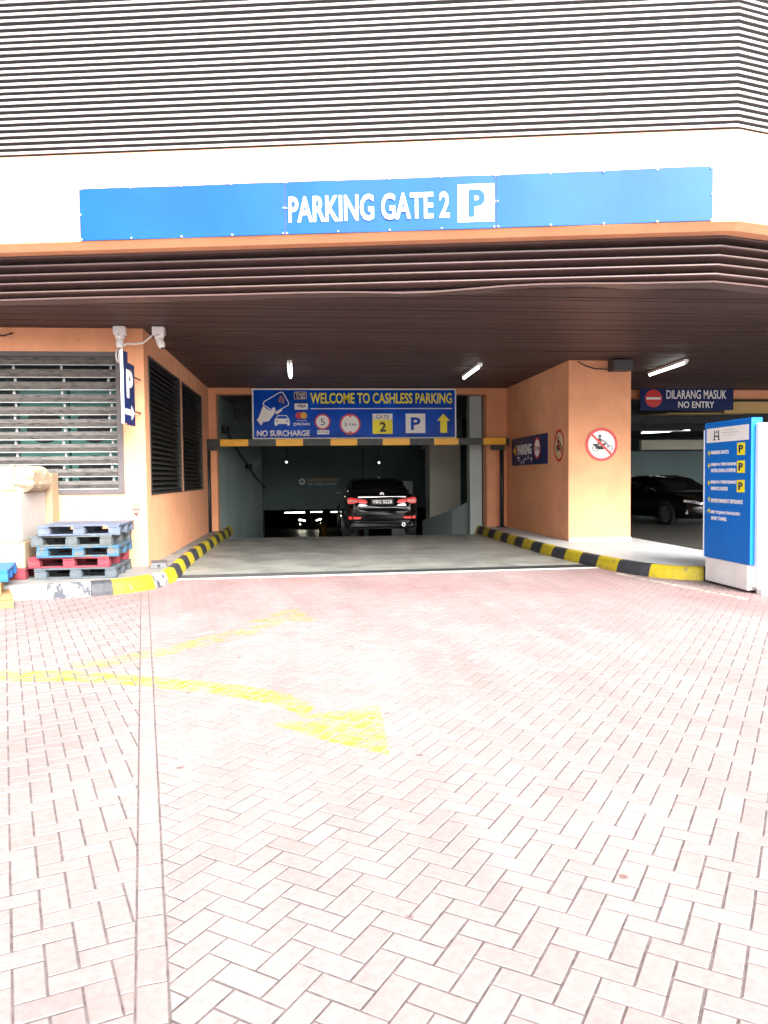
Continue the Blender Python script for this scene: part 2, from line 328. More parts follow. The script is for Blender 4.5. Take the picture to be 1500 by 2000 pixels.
def clip(poly, a, b, c):
    """keep the part of a convex polygon where a*x+b*y <= c"""
    out = []
    for i in range(len(poly)):
        p, q = poly[i], poly[(i+1) % len(poly)]
        dp, dq = a*p[0]+b*p[1]-c, a*q[0]+b*q[1]-c
        if dp <= 0: out.append(p)
        if (dp < 0 < dq) or (dq < 0 < dp):
            t = dp/(dp-dq); out.append((p[0]+t*(q[0]-p[0]), p[1]+t*(q[1]-p[1])))
    return out
def clip_convex(poly, conv):
    n = len(conv)
    for i in range(n):
        (x0, y0), (x1, y1) = conv[i], conv[(i+1) % n]
        a, b = (y1-y0), -(x1-x0)
        poly = clip(poly, a, b, a*x0+b*y0)
        if len(poly) < 3: return []
    return poly
def ccw(p):
    a = sum(p[i][0]*p[(i+1) % len(p)][1]-p[(i+1) % len(p)][0]*p[i][1] for i in range(len(p)))
    return p if a > 0 else p[::-1]
def area(p): return abs(sum(p[i][0]*p[(i+1) % len(p)][1]-p[(i+1) % len(p)][0]*p[i][1] for i in range(len(p))))/2

def offset_path(path, d):
    """move an open 2-D polyline sideways (positive = to the left of its direction), mitred"""
    out = []
    for i, p in enumerate(path):
        ns = []
        for a, b in ((i-1, i), (i, i+1)):
            if a < 0 or b >= len(path): continue
            dx, dy = path[b][0]-path[a][0], path[b][1]-path[a][1]; L = math.hypot(dx, dy); ns.append((-dy/L, dx/L))
        nx = sum(q[0] for q in ns)/len(ns); ny = sum(q[1] for q in ns)/len(ns); L2 = nx*nx+ny*ny
        out.append((p[0]+d*nx/L2, p[1]+d*ny/L2))
    return out
def sweep(path, prof):
    """profile of (outward, z) points swept along a plan path; outward = to the right of the path's direction"""
    b = MB(); n = len(prof); lay = [offset_path(path, -o) for o, z in prof]
    vs = [(lay[k][i][0], lay[k][i][1], prof[k][1]) for i in range(len(path)) for k in range(n)]
    fs = []
    for i in range(len(path)-1):
        for k in range(n): a = i*n+k; c = i*n+(k+1) % n; fs.append((a, c, c+n, a+n))
    fs += [tuple(range(n-1, -1, -1)), tuple(range((len(path)-1)*n, len(path)*n))]
    return b.add(vs, fs)

# ------------------------------------------------------------------ the plan of the place (metres; z = 0 is the yard)
S = 3.77                      # soffit height
KZ = .185                      # kerb and pavement height
LW, RW = -2.42, 5.18          # the walls on either side of the driveway
Y_L, Y_C, Y_B = 11.95, 14.85, 19.6   # left front wall, column front, portal
P0 = Vector((4.87, 8.33)); FD = Vector((.9865, -.1638)); WD = Vector((math.cos(R(15)), math.sin(R(15))))
FAC = [tuple(P0-FD*17), tuple(P0), tuple(P0+WD*14)]       # front line of the building's upper storey, left to right
FN = Vector((-.1638, -.9865))

# ground
def rectsheet(b, x0, x1, y0, y1, z): b.add([(x0, y0, z), (x1, y0, z), (x1, y1, z), (x0, y1, z)], [(0, 1, 2, 3)])
g = MB()
for a in ((-400, 400, -400, 12.2), (-400, -2.6, 12.2, 400), (5.3, 400, 12.2, 400), (-2.6, 5.3, 80, 400)): rectsheet(g, *a, -.034)
tag(g.build('ground', 'ground'), kind='structure')

# ------------------------------------------------------------------ paved yard: joint bed and herringbone clay pavers
DR0, DR1 = (-2.6, 11.60), (5.2, 11.93)          # front edge of the pale strip before the drain
yard_bed = MB()
rectsheet(yard_bed, -9, 12, .2, 12.1, -.0022)
yard = tag(yard_bed.build('paved_yard', 'joint'), kind='structure')
PW, PL, GAP = .0935, .187, .0062
SOL_D = Vector((-.2028, .9792)); SOL_O = Vector((-.463, 2.19)); SOL_N = Vector((.9792, .2028))   # soldier row through the yard
bricks = []
da, db = DR1[0]-DR0[0], DR1[1]-DR0[1]
drain_half = (-db, da, -db*DR0[0]+da*DR0[1])      # keep a*x+b*y <= c  -> in front of the strip
def in_zone(x, y): return 1.0 < y < 12.2 and -.40*y-1.7 < x < .65*y+1.6
def field(ang, side, org):
    ca, sa = math.cos(ang), math.sin(ang)
    N = 150
    for i in range(-N, N):
        for j in range(-N, N):
            d = (i-j) % 4
            if d == 0: r = (i, j, i+2, j+1)
            elif d == 3: r = (i, j, i+1, j+2)
            else: continue
            cx, cy = (r[0]+r[2])/2*PW, (r[1]+r[3])/2*PW
            X, Y = org[0]+ca*cx-sa*cy, org[1]+sa*cx+ca*cy
            if not in_zone(X, Y): continue
            q = []
            for u, v in ((r[0]*PW+GAP/2, r[1]*PW+GAP/2), (r[2]*PW-GAP/2, r[1]*PW+GAP/2), (r[2]*PW-GAP/2, r[3]*PW-GAP/2), (r[0]*PW+GAP/2, r[3]*PW-GAP/2)):
                q.append((org[0]+ca*u-sa*v, org[1]+sa*u+ca*v))
            hw = PW/2+GAP/2
            c0 = SOL_N.dot(SOL_O)
            if side > 0: q2 = clip(q, -SOL_N.x, -SOL_N.y, -(c0+hw))
            else: q2 = clip(q, SOL_N.x, SOL_N.y, c0-hw)
            q2 = clip(q2, *drain_half) if q2 else q2
            if len(q2) < 3 or area(q2) < .0006: continue
            bricks.append(q2)
field(R(55.2), 1, (.30, 3.0))
field(R(20.6), -1, (-1.2, 2.6))
for k in range(-8, 54):                           # the soldier row itself
    c = SOL_O+SOL_D*(k*PL)
    if not in_zone(c.x, c.y): continue
    q = [tuple(c+SOL_N*(sx*(PW/2-GAP/2))+SOL_D*(sy*(PL/2-GAP/2))) for sx, sy in ((-1, -1), (1, -1), (1, 1), (-1, 1))]
    q = clip(q, *drain_half)
    if len(q) >= 3: bricks.append(q)
def inset(poly, d):
    poly = ccw(poly); n = len(poly); out = poly
    for i in range(n):
        (x0, y0), (x1, y1) = poly[i], poly[(i+1) % n]
        L = math.hypot(x1-x0, y1-y0)
        if L < 1e-6: continue
        a, b = (y1-y0)/L, -(x1-x0)/L
        out = clip(out, a, b, a*x0+b*y0-d)
        if len(out) < 3: return []
    return out
def brick_geo(b, poly, z):
    poly = ccw(poly); n = len(poly); top = inset(poly, .0035)
    nf = len(b.f)
    if len(top) == n:
        vs = [(x, y, -.03) for x, y in poly]+[(x, y, z-.003) for x, y in poly]+[(x, y, z) for x, y in top]
        fs = [tuple(range(2*n, 3*n))]
        for i in range(n):
            j = (i+1) % n; fs += [(i, j, j+n, i+n), (i+n, j+n, j+2*n, i+2*n)]
        b.add(vs, fs)
    else:
        b.prism(poly, -.03, z)
    b.tone += [random.random()]*(len(b.f)-nf) if b.tone is not None else []
brick_z = [max(-.0008, min(.0014, random.gauss(.0002, .0007))) for _ in bricks]
def cdepth(q):
    x = sum(p[0] for p in q)/len(q); y = sum(p[1] for p in q)/len(q); d = Vector((x, y, -1.5))
    wz = d.dot(fw); px, py = PX*d.dot(rt)/max(wz, .01), -PX*d.dot(up)/max(wz, .01)
    if wz < .3 or abs(px) > 760 or py > 1010: return 1e9
    return wz/max(area(q)/.0174, .25)**.5
order = sorted(range(len(bricks)), key=lambda i: cdepth(bricks[i]))
near = set(order[:300]); rest = MB()
shared = {}
for i in order:
    if i in near:
        q = ccw(bricks[i]); cx = sum(p[0] for p in q)/len(q); cy = sum(p[1] for p in q)/len(q)
        e = Vector((q[1][0]-q[0][0], q[1][1]-q[0][1])); e2 = Vector((q[-1][0]-q[0][0], q[-1][1]-q[0][1]))
        whole = len(q) == 4 and abs(area(q)-(PW-GAP)*(PL-GAP)) < 1e-6
        if whole:
            if e.length < e2.length: e = e2
            if 'm' not in shared:
                b = MB(); a_, c_ = (PL-GAP)/2, (PW-GAP)/2
                brick_geo(b, [(-a_, -c_), (a_, -c_), (a_, c_), (-a_, c_)], 0); b.tone = [0.]*len(b.f)
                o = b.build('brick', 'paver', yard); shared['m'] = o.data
            else: o = link('brick', shared['m'], None, yard)
            o.location = (cx, cy, brick_z[i]); o.rotation_euler = (random.uniform(-.006, .006), random.uniform(-.005, .005), math.atan2(e.y, e.x)+random.gauss(0, .006))
        else:
            b = MB(); brick_geo(b, [(x-cx, y-cy) for x, y in q], 0); b.tone = [0.]*len(b.f)
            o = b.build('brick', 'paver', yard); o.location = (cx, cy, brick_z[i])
    else: brick_geo(rest, bricks[i], brick_z[i])
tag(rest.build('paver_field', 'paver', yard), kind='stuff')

# painted road arrows: paint lies on the brick faces only
def paint(name, pieces, mt, label, cat):
    b = MB()
    pcs = [ccw(p) for p in pieces]; bbs = [(min(x for x, y in p), max(x for x, y in p), min(y for x, y in p), max(y for x, y in p)) for p in pcs]
    for i, q in enumerate(bricks):
        x0 = min(p[0] for p in q); x1 = max(p[0] for p in q); y0 = min(p[1] for p in q); y1 = max(p[1] for p in q)
        for p, bb in zip(pcs, bbs):
            if x1 < bb[0] or x0 > bb[1] or y1 < bb[2] or y0 > bb[3]: continue
            t = inset(q, .003)
            t = clip_convex(t, p) if len(t) > 2 else []
            if len(t) > 2: z = brick_z[i]+.0016; b.add([(x, y, z) for x, y in t], [tuple(range(len(t)))])
    return tag(b.build(name, mt), label, cat)
def strip(up_, lo_): return [[up_[k], up_[k+1], lo_[k+1], lo_[k]] for k in range(len(up_)-1)]
paint('painted_arrow', [[(-.24, 4.66), (-.02, 4.81), (.12, 4.30)], [(-.02, 4.81), (.46, 4.99), (.42, 4.05), (.12, 4.30)]]+strip([(-2.9, 6.38), (-1.84, 6.2), (-1.27, 5.96), (-.78, 5.74), (-.47, 5.57), (-.16, 5.33), (.03, 5.02), (-.02, 4.82)], [(-2.8, 6.02), (-1.72, 5.86), (-1.19, 5.65), (-.73, 5.42), (-.44, 5.24), (-.16, 4.98), (-.08, 4.84), (-.06, 4.79)]),
      'arrow_paint', 'worn yellow painted road arrow pointing toward the viewer', 'road marking')
paint('painted_arrow', [[(-.67, 8.05), (-.17, 8.86), (.11, 8.02)]]+strip([(-.36, 8.03), (-.68, 7.73), (-.99, 7.35), (-1.37, 6.91), (-1.73, 6.59), (-2.0, 6.44)], [(-.24, 8.02), (-.55, 7.42), (-.88, 7.02), (-1.25, 6.6), (-1.6, 6.34), (-1.8, 6.21)]),
      'arrow_faint', 'faint yellow painted road arrow pointing toward the building', 'road marking')
paint('painted_line', [[(4.62, 11.2), (4.72, 11.25), (5.26, 8.62), (5.14, 8.58)]], 'line_paint', 'faded cream line painted on the paving beside the kiosk', 'road marking')

# ------------------------------------------------------------------ driveway, drain, pavements, kerbs
def lerp2(a, b, t): return (a[0]+(b[0]-a[0])*t, a[1]+(b[1]-a[1])*t)
def shift(p, dy): return (p[0], p[1]+dy)
st = MB(); st.prism([DR0, DR1, shift(DR1, .16), shift(DR0, .16)], -.05, .002)
tag(st.build('concrete_strip', 'pale_strip'), kind='structure')
gr = empty('drain_grate', (1.3, 11.95, 0)); tag(gr, 'long steel drain grating across the driveway mouth', 'drain')
tr = MB(); tr.prism([shift(DR0, .163), shift(DR1, .163), shift(DR1, .56), shift(DR0, .56)], -.06, -.035)
ii = Matrix.Translation((-1.3, -11.95, 0))
tr.build('channel', 'black', gr, ii)
fr_ = MB()
for a, b in ((.165, .185), (.535, .557)): fr_.prism([shift(DR0, a), shift(DR1, a), shift(DR1, b), shift(DR0, b)], -.034, .003)
fr_.build('rim', 'steel', gr, ii)
ba = MB(); NB = 200
for k in range(NB):
    a, b = lerp2(DR0, DR1, k/NB), lerp2(DR0, DR1, (k+.5)/NB)
    ba.prism([shift(a, .187), shift(b, .187), shift(b, .533), shift(a, .533)], -.03, .0)
tag(ba.build('grating_bars', 'steel', gr, ii), kind='stuff')

dw = MB()
ys = [12.0, 13.4, 16, 18, 19, 19.6, 20.0, 20.4, 20.9, 21.5, 22.5, 24, 27, 30, 34, 36]
def rampz(y): return 0 if y < 19.4 else -.088*(y-19.4)**2 if y < 20.4 else max(-2.45, -.088-.176*(y-20.4))
y0l, y0r = DR0[1]+.56, DR1[1]+.56
vs = [(-2.6, y0l, 0), (5.2, y0r, 0)]
for y in ys[1:]: vs += [(-2.6 if y < 21 else -3.2, y, rampz(y)), (5.2, y, rampz(y))]
dw.add(vs, [(2*i, 2*i+1, 2*i+3, 2*i+2) for i in range(len(vs)//2-1)])
tag(dw.build('driveway', 'driveway'), kind='structure')

KL = [(-2.05, 21.6), (-2.06, 17.6), (-2.06, 15.3), (-2.03, 13.2), (-1.94, 11.95), (-1.95, 11.35), (-2.05, 10.85), (-2.26, 10.5), (-2.58, 10.25), (-3.1, 10.07), (-4.2, 9.93), (-9, 9.5)]
KR = [(4.42, 21.6), (4.42, 18.3), (4.43, 14.7), (4.52, 13.1), (4.66, 12.0), (4.73, 11.4), (4.90, 10.82), (5.15, 10.45), (5.5, 10.22), (6.3, 10.02), (9.5, 9.9)]
def resample(path, s0, s1, step=.12):
    acc = [0]
    for a, b in zip(path, path[1:]): acc.append(acc[-1]+math.dist(a, b))
    def at(s):
        for i in range(len(path)-1):
            if s <= acc[i+1] or i == len(path)-2: return lerp2(path[i], path[i+1], (s-acc[i])/(acc[i+1]-acc[i]))
    n = max(1, int((s1-s0)/step)); return [at(s0+(s1-s0)*k/n) for k in range(n+1)], acc[-1]
def smooth_path(path, it=2):
    for _ in range(it):
        out = [path[0]]
        for a, b in zip(path, path[1:]): out += [lerp2(a, b, .25), lerp2(a, b, .75)]
        path = out+[path[-1]]
    return path
KLs, KRs = smooth_path(KL), smooth_path(KR)
def kerb(path, side, label, colours, lens):
    """a kerb of painted blocks; side=+1: pavement lies to the right of the path's direction"""
    k = empty('kerb', (path[0][0], path[0][1], 0)); tag(k, label, 'kerb', 'striped kerbs along the driveway'); inv = Matrix.Translation((-path[0][0], -path[0][1], 0))
    s = 0; i = 0; tot = sum(math.dist(a, b) for a, b in zip(path, path[1:]))
    while True:
        ln = lens(s, i)
        if s+ln > tot-.1: break
        pts = resample(path, s+.004, s+ln-.004)[0]
        j = random.uniform(-.004, .004)
        prof = [(0*side, -.04), (.012*side, .05), (.05*side, KZ-.035+j), (.075*side, KZ-.008+j), (.10*side, KZ+j), (.15*side, KZ+j), (.15*side, -.04)]
        b = sweep(pts, prof)
        if side < 0: b.f = [tuple(reversed(f)) for f in b.f]
        b.build('kerb_block', colours(s, i), k, inv); s += ln; i += 1
    return k
# stripes are regular in the driveway; round the corners the blocks follow the marked points
def s_of(path, pt):
    acc = 0; best = (1e9, 0)
    for a, b in zip(path, path[1:]):
        L = math.dist(a, b); t = max(0, min(1, ((pt[0]-a[0])*(b[0]-a[0])+(pt[1]-a[1])*(b[1]-a[1]))/L/L)); q = lerp2(a, b, t); d = math.dist(q, pt)
        if d < best[0]: best = (d, acc+t*L)
        acc += L
    return best[1]
def plan(path, marks, step):
    ss = [s_of(path, p) for p in marks]; n = round(ss[0]/step); cuts = [ss[0]*k/n for k in range(n)]+ss
    return cuts, n
cl_, nl_ = plan(KLs, [(-1.92, 11.75), (-1.97, 11.2), (-2.07, 10.78), (-2.52, 10.27), (-2.78, 10.16), (-3.3, 10.03), (-4.1, 9.94), (-5.1, 9.85), (-6.2, 9.75), (-7.4, 9.64)], .6)
seq_l = ['kerb_yellow', 'kerb_worn', 'kerb_yellow', 'kerb_black', 'kerb_worn', 'kerb_white', 'kerb_white', 'kerb_white', 'kerb_white']
kerb(KLs, 1, 'striped kerb left of the driveway, curving round under the stacked pallets', lambda s, i: (('kerb_black' if (nl_-i) % 2 else 'kerb_yellow') if i < nl_ else seq_l[min(i-nl_, 8)]), lambda s, i: (cl_[i+1]-cl_[i]) if i+1 < len(cl_) else 1e9)
cr_, nr_ = plan(KRs, [(4.67, 12.05), (4.72, 11.42), (4.92, 10.74), (5.52, 10.21), (6.3, 10.02), (7.0, 10.0)], .58)
seq_r = ['kerb_yellow', 'kerb_black', 'kerb_yellow', 'kerb_black', 'kerb_yellow']
kerb(KRs, -1, 'striped kerb right of the driveway, curving round toward the blue kiosk', lambda s, i: (('kerb_black' if (nr_-i) % 2 else 'kerb_yellow') if i < nr_ else seq_r[min(i-nr_, 4)]), lambda s, i: (cr_[i+1]-cr_[i]) if i+1 < len(cr_) else 1e9)
pl_ = offset_path(KLs, -.152); pr_ = offset_path(KRs, .152)
pv = MB(); pv.prism([p for p in pl_ if p[1] < 20.4]+[(-9, 12.4), (LW-.2, 12.4), (LW-.2, 20.4)], -.04, KZ-.003)
tag(pv.build('pavement_left', 'concrete'), kind='structure')
pv = MB(); pv.prism([p for p in pr_ if p[1] < 20.4 and p[0] < 6.75]+[(6.76, 10.3), (6.76, 16), (6.5, 20.4)], -.04, KZ-.003)
tag(pv.build('pavement_right', 'white_floor'), kind='structure')
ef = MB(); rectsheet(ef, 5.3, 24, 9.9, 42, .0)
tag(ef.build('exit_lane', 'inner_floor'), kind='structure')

# ------------------------------------------------------------------ the building
bld = empty('parking_building', (1.4, Y_B, 0)); tag(bld, 'peach parking building with brown louvred upper storey above the driveway', 'building')
BI = Matrix.Translation((-1.4, -Y_B, 0))
def part(b, name, mt, parent=None, smooth=False): return b.build(name, mt, parent or bld, BI, smooth)

# projecting band, backing of the louvres, storey above
part(sweep(FAC, [(0, 4.333), (0, 5.345), (-.03, 5.36), (-.62, 5.36), (-.62, 4.30), (-.24, 4.262), (-.10, 4.262)]), 'fascia_band', 'peach')
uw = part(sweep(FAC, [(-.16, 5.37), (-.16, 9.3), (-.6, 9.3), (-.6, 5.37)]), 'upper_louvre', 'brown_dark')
for k in range(52):
    z = 5.385+k*.0732
    dz = random.gauss(0, .0012)
    part(sweep(FAC, [(-.030, z+dz), (-.022, z+.003+dz), (-.028, z+.033+dz), (-.033, z+.034+dz), (-.034, z+.003+dz)]), 'slat', 'upper_slat', uw)
part(sweep(FAC, [(-.0, 9.31), (-.0, 14), (-.6, 14), (-.6, 9.31)]), 'parapet_wall', 'peach')
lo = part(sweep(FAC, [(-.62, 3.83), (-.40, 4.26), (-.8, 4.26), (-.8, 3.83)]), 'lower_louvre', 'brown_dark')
for k in range(5):
    z = 4.235-k*.0985; o = -.27-.034*k
    part(sweep(FAC, [(o, z+.013), (o, z+.027), (o-.02, z+.032), (o-.17, z+.004), (o-.165, z-.02), (o-.012, z+.006)]), 'slat', 'brown', lo)
# edge lip of the soffit, sagging a little between its fixings
lipf = []
LP = []
for k in range(41):
    t = k/40; p = P0-FD*17*(1-t); LP.append((p.x, p.y))
for k in range(1, 15): p = P0+WD*k; LP.append((p.x, p.y))
def lip():
    b = MB(); prof = [(-.455, 0), (-.45, .017), (-.47, .022), (-.72, .02), (-.72, .0), (-.6, -.004)]
    lay = [offset_path(LP, -o) for o, z in prof]; n = len(prof)
    vs = []
    for i in range(len(LP)):
        sag = .004*math.sin(i*.37)+.002*math.sin(i*.9+1) - .035*math.exp(-((i-31.5)/1.6)**2) + .022*math.exp(-((i-35)/2.0)**2)
        for k in range(n): vs.append((lay[k][i][0], lay[k][i][1], S+prof[k][1]+(sag if k in (0, 1, 2, 5) else sag*.3)))
    fs = []
    for i in range(len(LP)-1):
        for k in range(n): a = i*n+k; c = i*n+(k+1) % n; fs.append((a, c, c+n, a+n))
    return b.add(vs, fs)
part(lip(), 'soffit_lip', 'brown')
# soffit planks run across the driveway; they are cut off along the front line
inner = offset_path(FAC, .60)
def halfplane(a, b):
    A, B = (b[1]-a[1]), -(b[0]-a[0]); return (A, B, A*a[0]+B*a[1])
h1, h2 = halfplane(inner[0], inner[1]), halfplane(inner[1], inner[2])
sp = MB(); y = 7.8; pi_ = 0
while y < 20.4:
    wdt = .125
    q = [(-12, y+.006), (16, y+.006), (16, y+wdt-.006), (-12, y+wdt-.006)]
    q = clip(q, *h1); q = clip(q, *h2) if q else q
    if len(q) > 2:
        z = S+.006+random.uniform(-.006, .006) - (.009 if pi_ % 16 == 0 else 0); sp.prism(q, z, z+.02)
    y += wdt; pi_ += 1
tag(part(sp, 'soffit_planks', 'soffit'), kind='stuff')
# storey above: closed block, keeps daylight out of the parking levels
us = MB(); back = offset_path(FAC, .65)
us.prism([back[0], back[1], back[2], (18, 60), (-12, 60)], S+.06, 3.82); us.prism([tuple(offset_path(FAC, .82)[0]), offset_path(FAC, .82)[1], offset_path(FAC, .82)[2], (18, 60), (-12, 60)], 3.821, 13.9)
part(us, 'upper_storey', 'ceil_dark')

# left block: front wall with its shutter opening, side wall with two louvred windows
SX0, SX1, SZ0, SZ1 = -8.0, -2.74, 1.29, 3.42
fwl = MB(); fwl.box(-12, LW, Y_L, Y_L+.18, 0, SZ0); fwl.box(-12, LW, Y_L, Y_L+.18, SZ1, S-.002); fwl.box(SX1, LW, Y_L, Y_L+.18, SZ0, SZ1); fwl.box(-12, SX0, Y_L, Y_L+.18, SZ0, SZ1)
part(fwl, 'front_wall', 'peach')
swl = MB(); swl.box(LW-.2, LW-.001, Y_L+.181, Y_B, 0, 1.26); swl.box(LW-.2, LW-.001, Y_L+.181, Y_B, 3.42, S-.002)
for a, b in ((Y_L+.181, 12.28), (15.24, 15.46), (18.28, Y_B)): swl.box(LW-.2, LW-.001, a, b, 1.26, 3.42)
part(swl, 'side_wall', 'peach')
shf = MB(); shf.box(SX1-.09, SX1, Y_L-.02, Y_L+.06, SZ0+.07, SZ1); shf.box(SX0, SX1, Y_L-.022, Y_L+.06, SZ0, SZ0+.07); shf.box(SX0, SX1-.09, Y_L+.0, Y_L+.06, SZ1-.07, SZ1)
sh = part(shf, 'shutter', 'frame')
for k in range(11):
    z = 1.375+k*.1855
    b = MB(); j = random.uniform(-.004, .004)
    b.add([(SX0, Y_L+.03, z+j), (SX1-.092, Y_L+.03, z), (SX1-.092, Y_L+.0, z+.06), (SX0, Y_L+.0, z+.06+j), (SX0, Y_L+.02, z+.115+j), (SX1-.092, Y_L+.02, z+.115),
           (SX0, Y_L+.05, z+.115+j), (SX1-.092, Y_L+.05, z+.115), (SX0, Y_L+.055, z+j), (SX1-.092, Y_L+.055, z)],
          [(0, 1, 2, 3), (3, 2, 5, 4), (4, 5, 7, 6), (6, 7, 9, 8), (8, 9, 1, 0), (1, 9, 7, 5, 2), (0, 3, 4, 6, 8)])
    sl = part(b, 'slat', 'shutter', sh)
    b = MB(); b.box(SX0, SX1-.093, Y_L+.004, Y_L+.028, z-.012, z-.001); part(b, 'slat_edge', 'bracket', sh)
for k in range(0, 10):
    for x in (-2.93 - .02*(k % 3), -3.62-.03*(k % 2), -4.32-.02*(k % 2), -5.1):
        b = MB(); z = 1.375+k*.1855; b.box(x, x+.03, Y_L+.062, Y_L+.085, z+.05, z+.26); part(b, 'bracket', 'bracket', sh)
for y0, y1 in ((12.28, 15.24), (15.46, 18.28)):
    b = MB(); b.box(LW-.18, LW-.12, y0, y1, 1.26, 3.42); b.box(LW-.119, LW+.012, y0, y0+.05, 1.26, 3.42); b.box(LW-.119, LW+.012, y1-.05, y1, 1.26, 3.42)
    b.box(LW-.119, LW+.012, y0+.05, y1-.05, 1.26, 1.30); b.box(LW-.119, LW+.012, y0+.05, y1-.05, 3.38, 3.42)
    wn = part(b, 'louvre_window', 'louvre_black')
    me = None
    for k in range(24):
        z = 1.325+k*.0855
        if me is None:
            b = MB(); b.add([(-.115, y0+.052, .075), (-.115, y1-.052, .075), (.005, y1-.052, .0), (.005, y0+.052, .0), (-.115, y0+.052, .083), (-.115, y1-.052, .083), (.008, y1-.052, .010), (.008, y0+.052, .010)],
                            [(0, 1, 2, 3), (7, 6, 5, 4), (3, 2, 6, 7), (0, 4, 5, 1), (1, 5, 6, 2), (0, 3, 7, 4)])
            o = b.build('slat', 'louvre_black', wn); me = o.data
        else: o = link('slat', me, None, wn)
        o.location = (LW-1.4, -Y_B, z)
# room behind the shutter
rm = MB(); rm.box(-12, LW-.21, 13.9, 14.0, 0, S-.003); rm.box(-12, LW-.21, Y_L+.182, 13.89, .9, 1.0); rm.box(LW-.3, LW-.21, Y_L+.185, 13.89, 1.0, S-.004)
part(rm, 'plant_room', 'teal_dark')

# portal, column wall, beams
pt = MB(); pt.box(LW-.25, -2.235, Y_B, Y_B+.4, 0, 3.62); pt.box(4.645, RW+.05, Y_B, Y_B+.4, 0, 3.62); pt.box(LW-.25, RW+.05, Y_B, Y_B+.4, 3.621, S-.002)
part(pt, 'portal', 'peach')
cw = MB(); cw.box(RW, 6.46, Y_C, Y_B-.003, 0, S-.003); part(cw, 'column_wall', 'peach')
sk = MB(); sk.box(RW+.004, 6.474, Y_C-.014, Y_C-.001, KZ-.01, KZ+.06); part(sk, 'plinth', 'pale_strip')
bm_ = MB(); bm_.box(6.46, 20, Y_B+.4, Y_B+.8, 3.56, S-.003); part(bm_, 'beam', 'peach')

# inside the ramp
iw = MB()
def wallstrip(b, pts, z0, z1, t=.15):
    lf = offset_path(pts, t); 
    for i in range(len(pts)-1): b.prism([pts[i], pts[i+1], lf[i+1], lf[i]], z0, z1)
wl = MB(); wallstrip(wl, [(-2.24, Y_B+.41), (-2.2, 21.5), (-2.05, 23.5), (-1.80, 25.4), (-1.55, 27)], -3, 3.7, .2); wl.box(-3.4, -1.9, 27, 30, -3, 3.7)
part(wl, 'ramp_wall', 'teal')
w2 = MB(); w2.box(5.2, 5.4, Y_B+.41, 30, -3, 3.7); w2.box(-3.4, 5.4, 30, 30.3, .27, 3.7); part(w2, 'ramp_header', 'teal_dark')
ce = MB(); ce.box(-3.4, 5.4, Y_B+.42, 30, 3.66, 3.72); ce.box(-2, 4.6, 22.0, 22.3, 3.2, 3.66); ce.box(-2, 4.9, 26.0, 26.3, 3.1, 3.66); part(ce, 'ramp_ceiling', 'ceil_dark')
tc = MB(); tc.box(3.86, 4.84, 24.0, 24.9, -1.2, 2.55); part(tc, 'tan_pillar', 'tan')
tc = MB(); tc.box(3.80, 4.9, 23.95, 24.95, 2.55, 3.655); part(tc, 'pillar_head', 'teal_dark')
tc = MB(); tc.box(4.30, 4.62, 20.05, 20.45, -.2, 3.615); part(tc, 'grey_pillar', 'teal_light')
tc = MB(); tc.add([(4.05, 21.3, -.4), (4.25, 21.3, -.4), (4.05, 21.3, .55), (4.25, 21.3, .55), (4.4, 20.46, -.2), (4.6, 20.46, -.2), (4.4, 20.46, .85), (4.6, 20.46, .85), (3.55, 23.6, -.9), (3.75, 23.6, -.9), (3.55, 23.6, .15), (3.75, 23.6, .15)],
                  [(0, 2, 6, 4), (1, 5, 7, 3), (2, 3, 7, 6), (8, 10, 2, 0), (9, 1, 3, 11), (10, 11, 3, 2), (8, 9, 11, 10), (4, 6, 7, 5)])
part(tc, 'ramp_parapet', 'teal_light')
tc = MB(); tc.box(3.0, 3.75, 27.2, 27.4, -2.4, 1.35); part(tc, 'screen_wall', 'teal_light')
tc = MB(); tc.box(2.2, 2.35, 29.7, 29.99, -2, 3.65); tc.box(.4, 2.9, 29.4, 29.98, 2.6, 3.0); part(tc, 'services_duct', 'teal_dark')
for k in range(4):
    tc = MB(); tc.box(4.35, 5.15, 28.95, 29.0, 2.55+k*.3, 2.8+k*.3); part(tc, 'vent_panel', 'teal_light')
rl = MB(); rl.tube([(-2.13, 20.2, 2.85), (-2.02, 22.0, 2.45), (-1.90, 23.5, 2.10), (-1.66, 25.4, 1.55), (-1.42, 26.8, 1.15)], .03, 8); rl.tube([(-2.12, 20.6, 2.70), (-2.12, 20.6, 2.86)], .10, 8); rl.tube([(-1.80, 24.3, 1.80), (-1.80, 24.3, 1.95)], .10, 8)
part(rl, 'wall_rail', 'black', None, True)
# lower level seen under the header
bs = MB(); bs.add([(-9, 30.31, .27), (12, 30.31, .27), (12, 45, -.35), (-9, 45, -.35), (12, 80, -.35), (-9, 80, -.35)], [(3, 2, 1, 0), (5, 4, 2, 3)]); bs.box(-9.2, -9, 27, 80, -2.6, .4); bs.box(12, 12.2, 27, 80, -2.6, .4); bs.box(-9, 12, 80, 80.2, -2.6, .4); bs.box(-9, -3.41, 30.0, 30.3, -2.6, .4); bs.box(5.41, 12, 30.0, 30.3, -2.6, .4)
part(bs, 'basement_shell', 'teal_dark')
for x, y in ((-2.9, 40), (-3.4, 52), (2.6, 46), (-4.5, 64)):
    bc = MB(); bc.box(x, x+.5, y, y+.5, -2.449, -.2); part(bc, 'basement_pillar', 'teal_light')
bf = MB(); rectsheet(bf, -9, 12, 33.9, 80, -2.452); tag(bf.build('basement_floor', 'inner_floor'), kind='structure')
